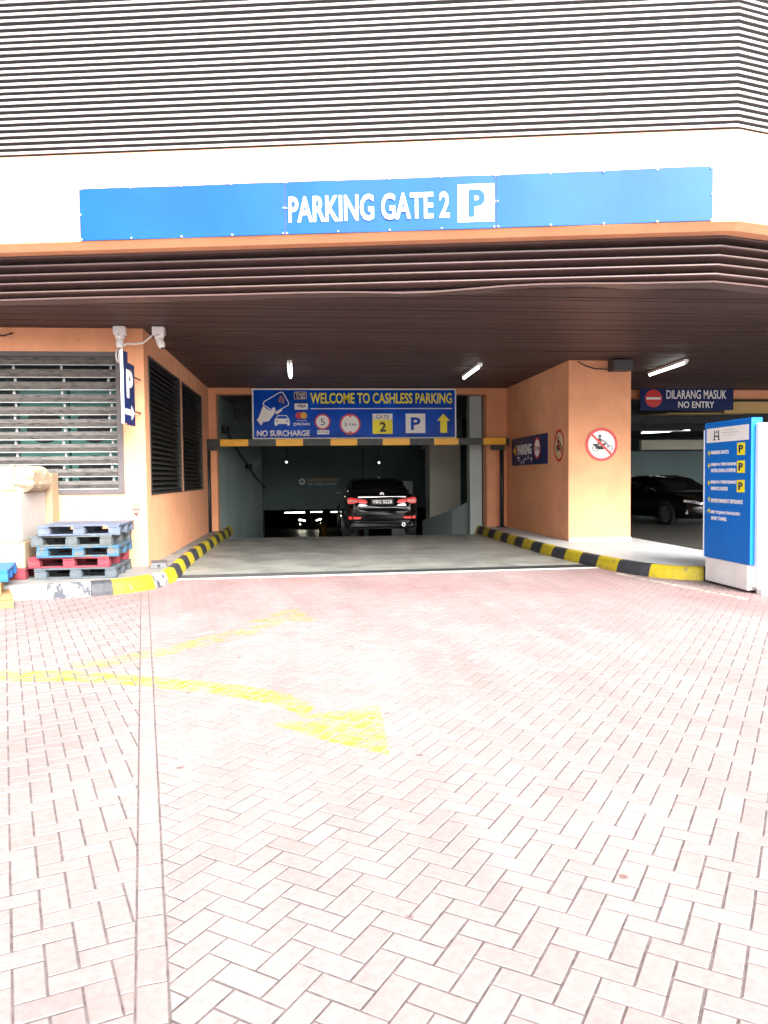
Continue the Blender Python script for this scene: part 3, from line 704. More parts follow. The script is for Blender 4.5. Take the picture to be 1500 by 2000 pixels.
# level beside the ramp, right of the column
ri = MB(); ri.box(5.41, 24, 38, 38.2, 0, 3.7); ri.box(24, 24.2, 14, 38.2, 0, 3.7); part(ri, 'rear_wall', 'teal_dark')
ri = MB(); ri.box(5.42, 24, Y_B+.81, 38, 3.68, 3.75)
for y in (24.5, 29, 33.5): ri.box(5.42, 24, y, y+.5, 3.2, 3.68)
part(ri, 'deck_ceiling', 'ceil_dark')
ri = MB(); ri.box(13.2, 20, 30.5, 30.8, 0, 2.45); part(ri, 'teal_partition', 'teal_dark')
ri = MB(); ri.box(13.6, 17.5, 30.2, 30.45, 2.5, 2.9); part(ri, 'partition_ledge', 'tan')
ri = MB(); ri.add([(10.5, 21.6, 3.25), (12.9, 21.6, 3.25), (13.1, 24.2, 3.42), (10.7, 24.2, 3.42), (10.5, 21.6, 3.29), (12.9, 21.6, 3.29), (13.1, 24.2, 3.46), (10.7, 24.2, 3.46)], [(0, 1, 2, 3), (7, 6, 5, 4), (0, 4, 5, 1), (1, 5, 6, 2), (2, 6, 7, 3), (3, 7, 4, 0)])
part(ri, 'ceiling_panel', 'ochre')
ri = MB(); ri.box(11.6, 16, 20.45, 20.6, 3.18, 3.5); part(ri, 'ceiling_panel', 'ochre')
ri = MB(); ri.box(7.5, 11.0, 27.2, 27.5, 3.05, 3.19); part(ri, 'pipe_run', 'ochre')

# ------------------------------------------------------------------ signs
# 1 banner on the band: three sheets
F0 = frame((P0.x, P0.y, 0), (FD.x, FD.y, 0), (FN.x, FN.y, 0))      # u = distance along the band from its corner, v = height
bn = empty('facade_banner', (P0.x-FD.x*4, P0.y-FD.y*4, 4.34)); tag(bn, 'long blue three-sheet banner reading PARKING GATE 2 on the peach band', 'banner')
FB = Matrix.Translation(-bn.location) @ F0
for (u0, u1, v0, v1, w0, w1) in ((-7.60, -5.146, 4.338, 4.940, 4.338, 4.936), (-5.140, -2.708, 4.338, 4.936, 4.336, 4.932), (-2.702, -.288, 4.338, 4.930, 4.346, 4.946)):
    b = MB(); nn = 14
    vs = []
    for k in range(nn+1):
        t = k/nn; u = u0+(u1-u0)*t; bow = .006*math.sin(t*math.pi*3)
        for v, f in ((v0+(w0-v0)*t, 0), (v1+(w1-v1)*t, 0)):
            vs += [(u, v, .006), (u, v, .018+bow)]
    fs = []
    for k in range(nn):
        a = k*4; fs += [(a+1, a+5, a+7, a+3), (a, a+2, a+6, a+4), (a, a+4, a+5, a+1), (a+2, a+3, a+7, a+6)]
    fs += [(0, 1, 3, 2), (nn*4, nn*4+2, nn*4+3, nn*4+1)]
    b.add(vs, fs); sheet = b.build('banner_sheet', 'banner_blue', bn, FB)
    e = []
    for k in range(5):
        u = u0+.02+(u1-u0-.04)*k/4
        for v in (v0+.012, v1-.006): e.append(circ(u, v, .009, 8))
    e += [circ(u, (v0+v1)/2, .008, 8) for u in (u0+.012, u1-.012)]
    tag(flat('fixings', e, .012, .034, FB, 'white_metal', sheet), kind='stuff')
text('lettering', 'PARKING GATE 2', -5.10, 4.465, -3.235, 4.765, .026, FB, 'white', bn, .02)
flat('white_square', [rect(-3.14, 4.412, -2.728, 4.835)], .02, .026, FB, 'white', bn)
text('letter_p', 'P', -3.02, 4.465, -2.83, 4.775, .0265, FB, 'banner_blue', bn, .045)

# 2 cashless parking board over the height bar
W0 = frame((-1.335, Y_B-.12, 2.475), (1, 0, 0), (0, -1, 0))
wb = empty('welcome_board', (1.25, Y_B-.12, 2.475)); tag(wb, 'wide blue WELCOME TO CASHLESS PARKING board above the yellow height bar', 'sign')
FW = Matrix.Translation(-wb.location) @ W0
BW, BH = 5.165, 1.265
def bx(x): return (x-48)/(1462-48)*BW            # board drawing units: taken from its own proportions
def by(y): return (425-y)/(425-70)*BH
wbblue = mat('glossy_blue_print', (.003, .07, .50), .2, var=.35, vscale=1.6, spec=.06, bump=.5, bscale=2.2)
flat('board', [rect(0, 0, BW, BH)], -.03, 0, FW, wbblue, wb)
flat('border', [rect(0, 0, BW, .035), rect(0, BH-.035, BW, BH), rect(0, .0352, .035, BH-.0352), rect(BW-.035, .0352, BW, BH-.0352)], .0005, .006, FW, 'white', wb)
text('headline', 'WELCOME TO CASHLESS PARKING', bx(445), by(176), bx(1432), by(100), .002, FW, 'yellow_print', wb, .022)
flat('rule', [rect(bx(445), by(214), bx(1432), by(208))], .001, .003, FW, 'white', wb)
text('lettering', 'NO SURCHARGE', bx(78), by(404), bx(438), by(362), .002, FW, 'white', wb, .03)
card = [(122, 180), (130, 162), (235, 98), (252, 96), (262, 104), (297, 170), (296, 184), (284, 192), (205, 236), (135, 190)]
cl = [(bx(x), by(y)) for x, y in card]
flat('card_icon', [q for p in [thick(cl+[cl[0]], .022)] for q in p], .001, .004, FW, 'white', wb)
flat('card_icon', [q for r_ in (18, 32, 46) for q in thick([(bx(218+r_*math.cos(R(a))), by(162-r_*math.sin(R(a)))) for a in range(-20, 75, 12)], .016)], .001, .004, FW, 'gold', wb)
hand = [[(122, 190), (150, 215), (108, 300), (92, 272)], [(150, 215), (178, 226), (186, 205), (200, 200), (207, 215), (196, 250), (160, 298), (118, 305), (108, 300)], [(78, 288), (92, 274), (120, 312), (106, 328)], [(205, 238), (248, 210), (252, 224), (214, 252)]]
flat('hand_icon', [[(bx(x), by(y)) for x, y in p] for p in hand], .0015, .0045, FW, 'white', wb)
carp = [[(198, 285), (212, 280), (290, 280), (302, 292), (302, 318), (198, 318)], [(200, 318), (218, 318), (218, 329), (200, 329)], [(284, 318), (302, 318), (302, 329), (284, 329)]]
flat('car_icon', [[(bx(x), by(y)) for x, y in p] for p in carp]+thick([(bx(x), by(y)) for x, y in ((206, 284), (222, 259), (280, 259), (296, 284))], .02), .0015, .0045, FW, 'white', wb)
flat('car_icon', [[(bx(x), by(y)) for x, y in p] for p in ([(206, 292), (222, 296), (222, 303), (208, 300)], [(294, 292), (278, 296), (278, 303), (292, 300)])], .0047, .006, FW, wbblue, wb)
flat('payment_tile', [rrect(bx(334), by(145), bx(420), by(93), .03)], .001, .003, FW, 'cream', wb)
flat('payment_tile', [rrect(bx(338), by(141), bx(416), by(97), .025)], .0032, .0042, FW, 'navy', wb)
text('lettering', "Touch", bx(343), by(118), bx(411), by(100), .0045, FW, 'white', wb, .02); text('lettering', "'n Go", bx(350), by(139), bx(411), by(120), .0045, FW, 'white', wb, .02)
flat('payment_tile', [rect(bx(337), by(218), bx(427), by(168))], .001, .003, FW, 'white', wb)
text('lettering', 'VISA', bx(352), by(203), bx(414), by(181), .0032, FW, 'navy', wb, .03)
flat('payment_tile', [rect(bx(337), by(175), bx(427), by(168))], .0032, .004, FW, 'navy', wb)
flat('red_disc', [circ(bx(366), by(259), .085)], .001, .003, FW, 'red', wb); flat('gold_disc', [circ(bx(398), by(259), .085)], .0031, .0045, FW, 'gold', wb)
text('lettering', 'mastercard', bx(348), by(298), bx(416), by(289), .002, FW, 'white', wb, .0)
text('lettering', 'MyDebit', bx(350), by(332), bx(440), by(309), .002, FW, 'white', wb, .02); flat('ring_mark', ring(bx(337), by(321), .022, .04, 16), .001, .003, FW, 'white', wb)
flat('speed_disc', [circ(bx(527), by(303), .165)], .001, .003, FW, 'white', wb); flat('speed_ring', ring(bx(527), by(303), .162, .198), .0012, .004, FW, 'red', wb)
text('numeral', '5', bx(512), by(328), bx(543), by(281), .0035, FW, 'dark_print', wb, -.005)
flat('white_tab', [rect(bx(489), by(392), bx(571), by(362))], .001, .0032, FW, 'white', wb); text('lettering', 'km/j', bx(497), by(388), bx(563), by(364), .0035, FW, 'dark_print', wb, .0)
flat('height_disc', [circ(bx(717), by(321), .232)], .001, .003, FW, 'white', wb); flat('height_ring', ring(bx(717), by(321), .225, .265), .0012, .004, FW, 'red', wb)
text('numeral', '2.1m', bx(675), by(333), bx(760), by(310), .0035, FW, 'dark_print', wb, .01)
flat('height_mark', [[(bx(703), by(259)), (bx(731), by(259)), (bx(717), by(274))][::-1], [(bx(703), by(383)), (bx(731), by(383)), (bx(717), by(367))]], .0031, .0045, FW, 'red', wb)
flat('gate_tile', [rect(bx(872), by(291), bx(1012), by(247))], .001, .003, FW, 'white', wb); flat('gate_tile', [rect(bx(872), by(391), bx(1012), by(291.2))], .001, .003, FW, 'yellow_print', wb)
text('lettering', 'GATE', bx(895), by(283), bx(988), by(258), .0032, FW, 'dark_print', wb, .0); text('numeral', '2', bx(922), by(375), bx(966), by(306), .0032, FW, 'dark_print', wb, .03)
flat('parking_tile', [rect(bx(1104), by(386), bx(1242), by(247))], .001, .003, FW, 'white', wb); text('letter_p', 'P', bx(1140), by(364), bx(1208), by(274), .0032, FW, wbblue, wb, .03)
flat('arrow', [[(bx(x), by(y)) for x, y in p] for p in ([(1326, 298), (1370, 248), (1416, 298)], [(1348, 385), (1396, 385), (1396, 298), (1348, 298)])], .001, .003, FW, 'yellow_print', wb)
hb = MB(); [hb.box(x, x+.03, Y_B-.118, Y_B-.02, 3.60, 3.66) for x in (-1.0, 1.2, 3.4)]
hb.build('hanger', 'black', wb, Matrix.Translation(-wb.location))

# 3 height bar
gb = empty('height_bar', (1.3, Y_B-.35, KZ)); tag(gb, 'yellow and black striped height limit bar on two black posts', 'barrier'); GI = Matrix.Translation(-gb.location)
xs = -2.10; k = 0; edges = [-2.10]
segs = [(-2.10, -1.42, 'amber'), (-1.42, -.745, 'steel'), (-.745, -.08, 'amber'), (-.08, .60, 'steel'), (.60, 1.26, 'amber'), (1.26, 1.90, 'steel'), (1.90, 2.58, 'amber'), (2.58, 3.20, 'steel'), (3.20, 3.82, 'amber'), (3.82, 4.46, 'steel'), (4.46, 5.04, 'amber')]
for a, b_, c in segs:
    b = MB(); b.box(a, b_, Y_B-.45, Y_B-.30, 2.295, 2.465, .008); b.build('bar_segment', c, gb, GI)
b = MB(); b.box(-2.56, -2.104, Y_B-.46, Y_B-.29, 2.28, 2.47, .01); b.box(-2.54, -2.2, Y_B-.465, Y_B-.28, 2.19, 2.279); b.build('bracket', 'black', gb, GI)
b = MB(); b.box(4.68, 5.02, Y_B-.44, Y_B-.31, 2.16, 2.294, .01); b.box(5.04, 5.12, Y_B-.44, Y_B-.31, 2.28, 2.46, .008); b.build('bracket', 'black', gb, GI)
for x in (-2.40, 4.95):
    b = MB(); b.tube([(x, Y_B-.37, KZ+.01), (x, Y_B-.37, 2.2)], .055, 12); p = b.build('post', 'black', gb, GI, True)
    b = MB(); b.box(x-.13, x+.13, Y_B-.5, Y_B-.24, KZ-.002, KZ+.015, .003); b.build('base_plate', 'steel', gb, GI)

# 4 blade sign on the left wall
bs_ = empty('blade_sign', (-2.57, 11.5, 2.3)); tag(bs_, 'narrow blue blade sign with white P and arrow on the left wall', 'sign')
FBs = Matrix.Translation(-bs_.location) @ frame((-2.515, 11.05, 2.30), (.03, .5492, 0), (.5492, -.03, 0))
# outline with a stepped top right corner
bl = .55
flat('board', [rect(0, 0, .22, 1.0), rect(.2202, -.02, .55, .86)], -.03, 0, FBs, 'navy', bs_)
flat('edge_trim', [rect(-.02, -.01, -.001, 1.01)], -.034, .002, FBs, 'white_metal', bs_)
text('letter_p', 'P', .14, .36, .46, .76, .001, FBs, 'white', bs_, .05)
flat('arrow', [rect(.06, .12, .36, .20), [(.36, .06), (.52, .16), (.36, .26)]], .001, .004, FBs, 'white', bs_)
b = MB(); b.tube([(-2.50, 11.60, 3.0), (-2.48, 11.955, 3.0)], .014); b.tube([(-2.50, 11.60, 2.50), (-2.48, 11.955, 2.50)], .014); b.build('bracket', 'brown', bs_, Matrix.Translation(-bs_.location))

# 5 parking sign on the right wall
FP = frame((RW-.03, 19.0, 1.755), (0, -1, 0), (-1, 0, 0))
ps = empty('wall_sign', (RW-.03, 17.6, 1.755)); tag(ps, 'navy PARKING sign with yellow arrow and 2.1m disc on the right wall', 'sign'); FPs = Matrix.Translation(-ps.location) @ FP
flat('board', [rect(0, 0, 2.83, .66)], -.028, 0, FPs, 'navy', ps)
text('lettering', 'PARKING', .55, .24, 1.72, .49, .001, FPs, 'white', ps, .03)
flat('arrow', [[(.12, .36), (.42, .22), (.42, .50)]], .001, .004, FPs, 'gold', ps)
flat('disc', [circ(2.15, .36, .20)], .001, .003, FPs, 'white', ps); flat('ring', ring(2.15, .36, .195, .245), .001, .004, FPs, 'red', ps); text('numeral', '2.1m', 1.99, .31, 2.31, .42, .0035, FPs, 'dark_print', ps, .02)
flat('white_fragments', [rect(.5, .17, .72, .20), rect(.62, .10, .69, .16), rect(.85, .02, .90, .10), rect(1.05, .03, 1.1, .12), rect(1.12, .12, 1.3, .15), rect(1.42, .13, 1.47, .21), rect(1.62, .13, 1.75, .16), rect(1.7, .06, 1.74, .13)], .001, .003, FPs, 'white', ps)  # partial white marks below the lettering

# 6 no motorcycles signs
def moto_sign(fr, label, bgm, loc):
    e = empty('no_motorcycle_sign', loc); tag(e, label, 'sign', 'round no-motorcycle signs'); f = Matrix.Translation(-e.location) @ fr
    flat('disc', [circ(0, 0, .33, 48)], -.012, 0, f, bgm, e)
    p = []
    for cx in (-.125, .165): p += ring(cx, -.075, .050, .066, 20)+ring(cx, -.075, .0, .014, 8)
    p += [[(-.14, .0), (-.02, -.03), (.08, -.06), (.04, -.10), (-.06, -.10), (-.13, -.05)], [(-.02, .0), (.07, .035), (.10, .0), (.03, -.04), (-.02, -.03)]]
    p += thick([(.165, -.075), (.10, .03), (.07, .055)], .018)+thick([(-.18, .0), (-.02, .005)], .026)+thick([(-.125, -.075), (.03, -.09)], .014)
    p += [circ(-.035, .165, .030, 14), [(-.075, .125), (-.02, .13), (.0, .03), (-.08, .015)]]+thick([(-.03, .115), (.025, .07), (.075, .06)], .022)+thick([(-.05, .02), (.03, .0), (.01, -.075)], .03)
    flat('motorcycle_symbol', p, .001, .003, f, 'dark_print', e)
    flat('red_ring', ring(0, 0, .275, .33, 48), .0032, .006, f, 'red', e)
    a = R(-45); c, s_ = math.cos(a), math.sin(a)
    flat('red_bar', [[(c*x-s_*y, s_*x+c*y) for x, y in rect(-.283, -.022, .283, .022)]], .0064, .009, f, 'red', e)
moto_sign(frame((5.85, Y_C-.014, 2.105), (1, 0, 0), (0, -1, 0)), 'white no-motorcycle sign on the front of the peach column', 'white', (5.85, Y_C-.014, 2.105))
moto_sign(frame((RW-.014, 15.38, 2.11), (0, -1, 0), (-1, 0, 0)), 'cream no-motorcycle sign on the shaded side wall by the PARKING sign', 'cream', (RW-.014, 15.38, 2.11))

# 7 no entry board over the exit lane
FN_ = frame((8.83, Y_B+.1, 3.20), (1, 0, 0), (0, -1, 0))
ne = empty('no_entry_board', (10.1, Y_B+.1, 3.2)); tag(ne, 'navy DILARANG MASUK NO ENTRY board hanging over the exit lane', 'sign'); FNe = Matrix.Translation(-ne.location) @ FN_
flat('board', [rect(0, 0, 2.6, .60)], -.03, 0, FNe, 'navy', ne)
flat('red_disc', [circ(.365, .315, .235)], .001, .003, FNe, 'red', ne); flat('white_bar', [rect(.165, .285, .565, .345)], .0032, .005, FNe, 'white', ne)
text('lettering', 'DILARANG MASUK', .72, .30, 2.40, .535, .001, FNe, 'white', ne, .012); text('lettering', 'NO ENTRY', 1.05, .06, 2.06, .235, .001, FNe, 'white', ne, .018)
b = MB(); [b.box(x, x+.03, Y_B+.132, Y_B+.16, 3.5, S-.005) for x in (9.2, 11.1)]; b.build('hanger', 'black', ne, Matrix.Translation(-ne.location))

# 8 directory kiosk
ks = empty('directory_kiosk', (5.9, 9.5, 0)); tag(ks, 'tall white kiosk with blue directory panel and yellow parking squares', 'kiosk'); KI = Matrix.Translation(-ks.location)
b = MB(); b.box(5.475, 6.9, 9.08, 10.10, .03, .352, .006); b.box(5.62, 6.9, 9.085, 10.09, .352, 2.11, .006); b.build('cabinet', 'white_metal', ks, KI)
b = MB(); b.box(5.53, 6.9, 8.955, 9.079, .07, 2.12, .008); b.build('cabinet_front', 'white_metal', ks, KI)
b = MB(); [b.box(x, x+.12, 8.90, 9.02, 0, .069) for x in (5.56, 6.7)]; b.build('foot', 'white_metal', ks, KI)
b = MB(); b.box(5.47, 5.615, 9.02, 10.13, .356, 2.19, .004); b.build('sign_panel', 'kiosk_blue', ks, KI)
b = MB(); b.box(5.462, 5.469, 10.131, 10.15, .36, 2.1); b.build('edge_trim', 'white_metal', ks, KI)
FK = KI @ frame((5.469, 10.13, .356), (0, -1, 0), (-1, 0, 0))
KH, KW_ = 1.834, 1.11
def kx(x): return (x-200)/(660-200)*KW_
def ky(y): return KH-(y-120)/(1510-120)*KH       # drawing units of the panel
flat('white_plate', [rect(kx(222), ky(325), kx(640), ky(180))], .001, .003, FK, 'white', ks)
flat('emblem', [[(kx(x), ky(y)) for x, y in p] for p in ([(300, 298), (310, 298), (312, 205), (303, 205)], [(345, 298), (356, 298), (353, 205), (345, 205)], [(312, 272), (346, 272), (346, 258), (312, 258)], [(292, 304), (318, 304), (318, 294), (292, 294)], [(340, 304), (362, 304), (362, 294), (340, 294)])]+[circ(kx(329), ky(222), .016, 10)], .0032, .005, FK, 'steel', ks)
flat('faint_print', [rect(kx(410), ky(215), kx(510), ky(206)), rect(kx(380), ky(243), kx(545), ky(232)), rect(kx(390), ky(268), kx(520), ky(262))], .0032, .004, FK, mat('pale_grey_print', (.62, .64, .66), .5), ks)
def karrow(x, y, ang):
    p = [[(-.032, 0), (0, .036), (.006, .024), (-.012, 0)], [(-.032, 0), (-.012, 0), (.006, -.024), (0, -.036)], [(-.02, .010), (.04, .010), (.04, -.010), (-.02, -.010)]]
    c, s_ = math.cos(ang), math.sin(ang)
    return [[(kx(x)+c*a-s_*bb, ky(y)+s_*a+c*bb) for a, bb in q] for q in p]
flat('arrows', karrow(248, 432, 0)+karrow(248, 560, 0)+karrow(248, 738, 0)+karrow(252, 905, -math.pi/2)+karrow(252, 1025, math.pi), .001, .003, FK, 'yellow_print', ks)
for s_, x0, x1, yb, yt in (('PARKING GATE 2', 272, 450, 446, 408), ('BERJAYA TIMES SQUARE', 272, 528, 572, 534), ('HOTEL KUALA LUMPUR', 272, 522, 630, 592), ('BERJAYA TIMES SQUARE', 272, 528, 752, 712), ('SERVICE SUITES', 272, 445, 812, 776),
                           ('ENTERTAINMENT ENTRANCE', 274, 590, 938, 898), ('EXIT TO JALAN TUN RAZAK /', 274, 568, 1060, 1020), ('SMART TUNNEL', 276, 438, 1116, 1080)):
    text('lettering', s_, kx(x0), ky(yb), kx(x1), ky(yt), .001, FK, 'white', ks, .03)
for y in (406, 578, 764):
    flat('parking_square', [rect(kx(534), ky(y+60), kx(606), ky(y-58))], .001, .003, FK, 'yellow_print', ks); text('letter_p', 'P', kx(550), ky(y+38), kx(590), ky(y-36), .0032, FK, 'navy', ks, .03)

# 9 small banner deep in the ramp
sb = empty('ramp_banner', (.1, 29.9, 1.2)); tag(sb, 'small dim cashless parking banner on the header inside the ramp', 'banner'); FSb = Matrix.Translation(-sb.location) @ frame((-.35, 29.98, 1.18), (1, 0, 0), (0, -1, 0))
flat('board', [rect(0, 0, 1.66, .36)], -.01, 0, FSb, 'teal_dark', sb); text('lettering', 'CASHLESS PARKING', .36, .17, 1.6, .32, .001, FSb, 'cream', sb, .01); text('lettering', 'NO SURCHARGE', .38, .03, 1.5, .13, .001, FSb, 'white', sb, .0)
flat('emblem', ring(.16, .18, .05, .13, 16), .001, .003, FSb, 'white', sb)

# 10 red marker sticker on the left wall
FM = frame((-2.63, Y_L-.002, .94), (1, 0, 0), (0, -1, 0)); mk = empty('wall_marker', (-2.58, Y_L-.002, .94)); tag(mk, 'small red arrow marker sticker low on the left wall', 'sticker'); FMk = Matrix.Translation(-mk.location) @ FM
red2 = mat('faded_red_print', (.45, .03, .05), .5)
flat('box_outline', thick([(0, .10), (0, .165), (.095, .165), (.095, .10), (0, .10)], .012)+[rect(.006, .105, .089, .118)], .0, .002, FMk, red2, mk); flat('arrowhead', [[(0, .06), (.095, .06), (.0475, 0)][::-1]], .0, .002, FMk, red2, mk)

# ------------------------------------------------------------------ fittings under the soffit
def tube_light(a, b, label, mt='tube', group='fluorescent tubes under the soffit', w=.05):
    a, b = Vector(a), Vector(b); e = empty('tube_light', (a+b)/2); tag(e, label, 'lamp', group); inv = Matrix.Translation(-e.location)
    d = (b-a).normalized(); s = Vector((-d.y, d.x, 0))*w; q = MB(); p = [a+s, a-s, b-s, b+s]
    q.prism([(v.x, v.y) for v in p], a.z+.025, a.z+.075); q.build('batten', 'white_metal', e, inv)
    q = MB(); q.tube([a+d*.03, b-d*.03], .02, 8); q.build('tube', mt, e, inv, True)
    for c in (a, b-d*.03):
        q = MB(); q.tube([c, c+d*.03], .026, 8); q.build('end_cap', 'white_metal', e, inv)
tube_light((-.30, 15.0, S-.08), (-.32, 17.0, S-.08), 'fluorescent tube on the soffit above the left of the welcome board')
tube_light((3.54, 17.1, S-.08), (3.48, 15.2, S-.08), 'fluorescent tube on the soffit above the right of the welcome board')
tube_light((7.58, 16.45, S-.08), (7.48, 14.6, S-.08), 'fluorescent tube on the soffit right of the peach column')
tube_light((13.2, 20.3, 3.1), (16.5, 20.2, 3.1), 'long bright tube beside the NO ENTRY board', 'tube_deep', 'lit tubes in the parking deck')
tube_light((11.9, 26.5, 2.98), (13.6, 26.2, 3.05), 'bright tube behind the kiosk top in the parking deck', 'tube_deep', 'lit tubes in the parking deck')
tube_light((9.5, 28.2, 2.62), (11.2, 27.8, 2.7), 'bright tube deep in the parking deck beside the column', 'tube_deep', 'lit tubes in the parking deck')
for k, (x0, x1, y, l) in enumerate(((-1.1, -.1, 36.5, 'leftmost lit tube under the header at the ramp foot'), (.15, .8, 41, 'middle lit tube under the header at the ramp foot'), (1.1, 2.0, 37, 'lit tube nearest the black car at the ramp foot'))):
    tube_light((x0, y, .27-.042*(y-30.3)-.14), (x1, y, .27-.042*(y-30.3)-.14), l, 'tube_deep', 'lit tubes on the lower level', .06)
for x, y, z, l in ((-.75, 29.0, 2.10, 'small spot lamp left of the ramp banner'), (2.75, 29.3, 2.05, 'small spot lamp above the black car')):
    e = empty('spot_lamp', (x, y, z)); tag(e, l, 'lamp', 'small spot lamps inside the ramp'); q = MB(); q.tube([(0, .12, .05), (0, 0, 0)], [.02, .04], 10); q.build('housing', 'white_metal', e); q = MB(); q.tube([(0, -.004, 0), (0, -.012, -.002)], .032, 10); q.build('lens', 'tube_deep', e)
    q = MB(); q.tube([(0, .12, .05), (0, .12, 3.66-z)], .012, 6); q.build('stem', 'black', e)
e = empty('ceiling_diffuser', (-.1, 25.6, 2.9)); tag(e, 'pale air diffuser box hanging inside the ramp', 'vent')
q = MB(); q.add([(-.75, -.2, 0), (.75, -.2, 0), (.75, .2, 0), (-.75, .2, 0), (-.6, -.12, -.18), (.6, -.12, -.18), (.6, .12, -.18), (-.6, .12, -.18)], [(0, 1, 2, 3), (7, 6, 5, 4), (0, 4, 5, 1), (1, 5, 6, 2), (2, 6, 7, 3), (3, 7, 4, 0)]); q.build('hood', 'tan', e)
q = MB(); q.box(-.2, .2, -.1, .1, 0.001, .75); q.build('neck', 'teal_dark', e)

# CCTV pair with white cable
def cctv(loc, tilt, label):
    e = empty('security_camera', loc); tag(e, label, 'camera', 'white security cameras under the soffit')
    q = MB(); q.box(-.085, .085, -.07, .07, -.13, 0, .012); q.build('junction_box', 'white_metal', e)
    d = Vector((math.sin(tilt), -.25, -1)).normalized()
    q = MB(); q.tube([(0, 0, -.131), Vector((0, 0, -.131))+d*.05], [.075, .065], 12); q.build('mount', 'white_metal', e, None, True)
    q = MB(); s_ = Vector((0, 0, -.16)); q.tube([s_+d*t for t in (0, .03, .10, .15, .17)], [.03, .055, .058, .05, .02], 14); q.build('body', 'white_metal', e, None, True)
    q = MB(); q.tube([s_+d*.171, s_+d*.176], .022, 10); q.build('lens', 'black', e)
cctv((-2.72, 11.80, S-.005), 0, 'white security camera hanging at the top of the left wall'); cctv((-2.16, 11.80, S-.005), .35, 'white security camera on the soffit right of the wall corner')
q = MB(); q.tube([(-2.70, 11.78, 3.46), (-2.62, 11.77, 3.51), (-2.50, 11.76, 3.505), (-2.38, 11.76, 3.52), (-2.29, 11.77, 3.60), (-2.22, 11.78, 3.66)], .013, 6); q.tube([(-2.72, 11.78, 3.46), (-2.77, 11.77, 3.40), (-2.78, 11.77, 3.32), (-2.76, 11.78, 3.24)], .013, 6); q.tube([(-2.70, 11.78, 3.46), (-2.73, 11.775, 3.40), (-2.74, 11.775, 3.32), (-2.73, 11.78, 3.22)], .013, 6)
tag(q.build('camera_cable', 'cable_white', None, None, True), 'white cable looping between the two security cameras', 'cable')
q = MB(); q.tube([(-4.75, 11.9, 3.72), (-4.55, 11.88, 3.66), (-4.40, 11.88, 3.63), (-4.28, 11.9, 3.68)], .010, 6); q.tube([(-4.8, 11.9, 3.66), (-4.5, 11.89, 3.62), (-4.28, 11.9, 3.67)], .008, 6)
tag(q.build('loose_wire', 'cable_black', None, None, True), 'loose black wires under the soffit above the shutter', 'wire')
e = empty('junction_box', (6.18, Y_C-.15, S-.02)); tag(e, 'dark grey junction box at the top of the peach column', 'box')
q = MB(); q.box(-.20, .20, -.15, .149, -.21, 0, .01); q.build('housing', 'grey_box', e); q = MB(); q.box(-.19, .19, -.162, -.151, -.20, -.012, .003); q.build('cover', 'grey_box', e)
q = MB(); q.tube([(5.36, Y_C-.03, 3.74), (5.5, Y_C-.03, 3.66), (5.7, Y_C-.03, 3.60), (5.95, Y_C-.03, 3.59), (6.2, Y_C-.03, 3.61), (6.42, Y_C-.03, 3.65)], .012, 6)
tag(q.build('black_cable', 'cable_black', None, None, True), 'black cable drooping across the top of the peach column', 'cable')
# bait box by the left corner
e = empty('bait_box', (-2.22, 11.72, KZ), R(8)); tag(e, 'small black bait box on the pavement at the wall corner', 'box')
q = MB(); q.add([(-.12, -.08, 0), (.12, -.08, 0), (.12, .08, 0), (-.12, .08, 0), (-.10, -.06, .085), (.10, -.06, .085), (.10, .06, .085), (-.10, .06, .085)], [(3, 2, 1, 0), (4, 5, 6, 7), (0, 1, 5, 4), (1, 2, 6, 5), (2, 3, 7, 6), (3, 0, 4, 7)]); q.build('body', 'grey_box', e)
q = MB(); q.box(-.115, .115, -.078, .078, .086, .105, .006); q.build('lid', 'grey_box', e); q = MB(); q.box(-.02, .02, -.079, -.07, .012, .05); q.build('entry_hole', 'black', e)

# condensers behind the shutter
def condenser(x, label):
    e = empty('condenser_unit', (x, 12.75, 1.0)); tag(e, label, 'condenser', 'teal condenser units behind the shutter')
    q = MB(); q.box(-.36, .36, -.2, .35, .02, 1.95, .015); q.build('casing', 'unit_teal', e)
    for z in (.62, 1.36):
        q = MB(); q.tube([(0, -.215, z), (0, -.202, z)], .27, 28); rg = q.build('fan_ring', 'black', e)
        q = MB()
        for k in range(3):
            a = R(120*k+20); c, s_ = math.cos(a), math.sin(a)
            pts = [(c*r_-s_*t, s_*r_+c*t) for r_, t in ((.05, -.03), (.24, -.09), (.25, .05), (.05, .03))]
            q.add([(px, -.222-.012*(i in (1, 2)), z+pz) for i, (px, pz) in enumerate(pts)]+[(px, -.217-.012*(i in (1, 2)), z+pz) for i, (px, pz) in enumerate(pts)], [(0, 1, 2, 3), (7, 6, 5, 4), (0, 4, 5, 1), (1, 5, 6, 2), (2, 6, 7, 3), (3, 7, 4, 0)])
        q.build('fan_blades', 'grey_box', e); q = MB(); q.tube([(0, -.25, z), (0, -.216, z)], .06, 12); q.build('hub', 'steel', e)
condenser(-3.32, 'teal twin-fan condenser unit behind the right half of the shutter'); condenser(-4.08, 'teal twin-fan condenser unit behind the left half of the shutter')

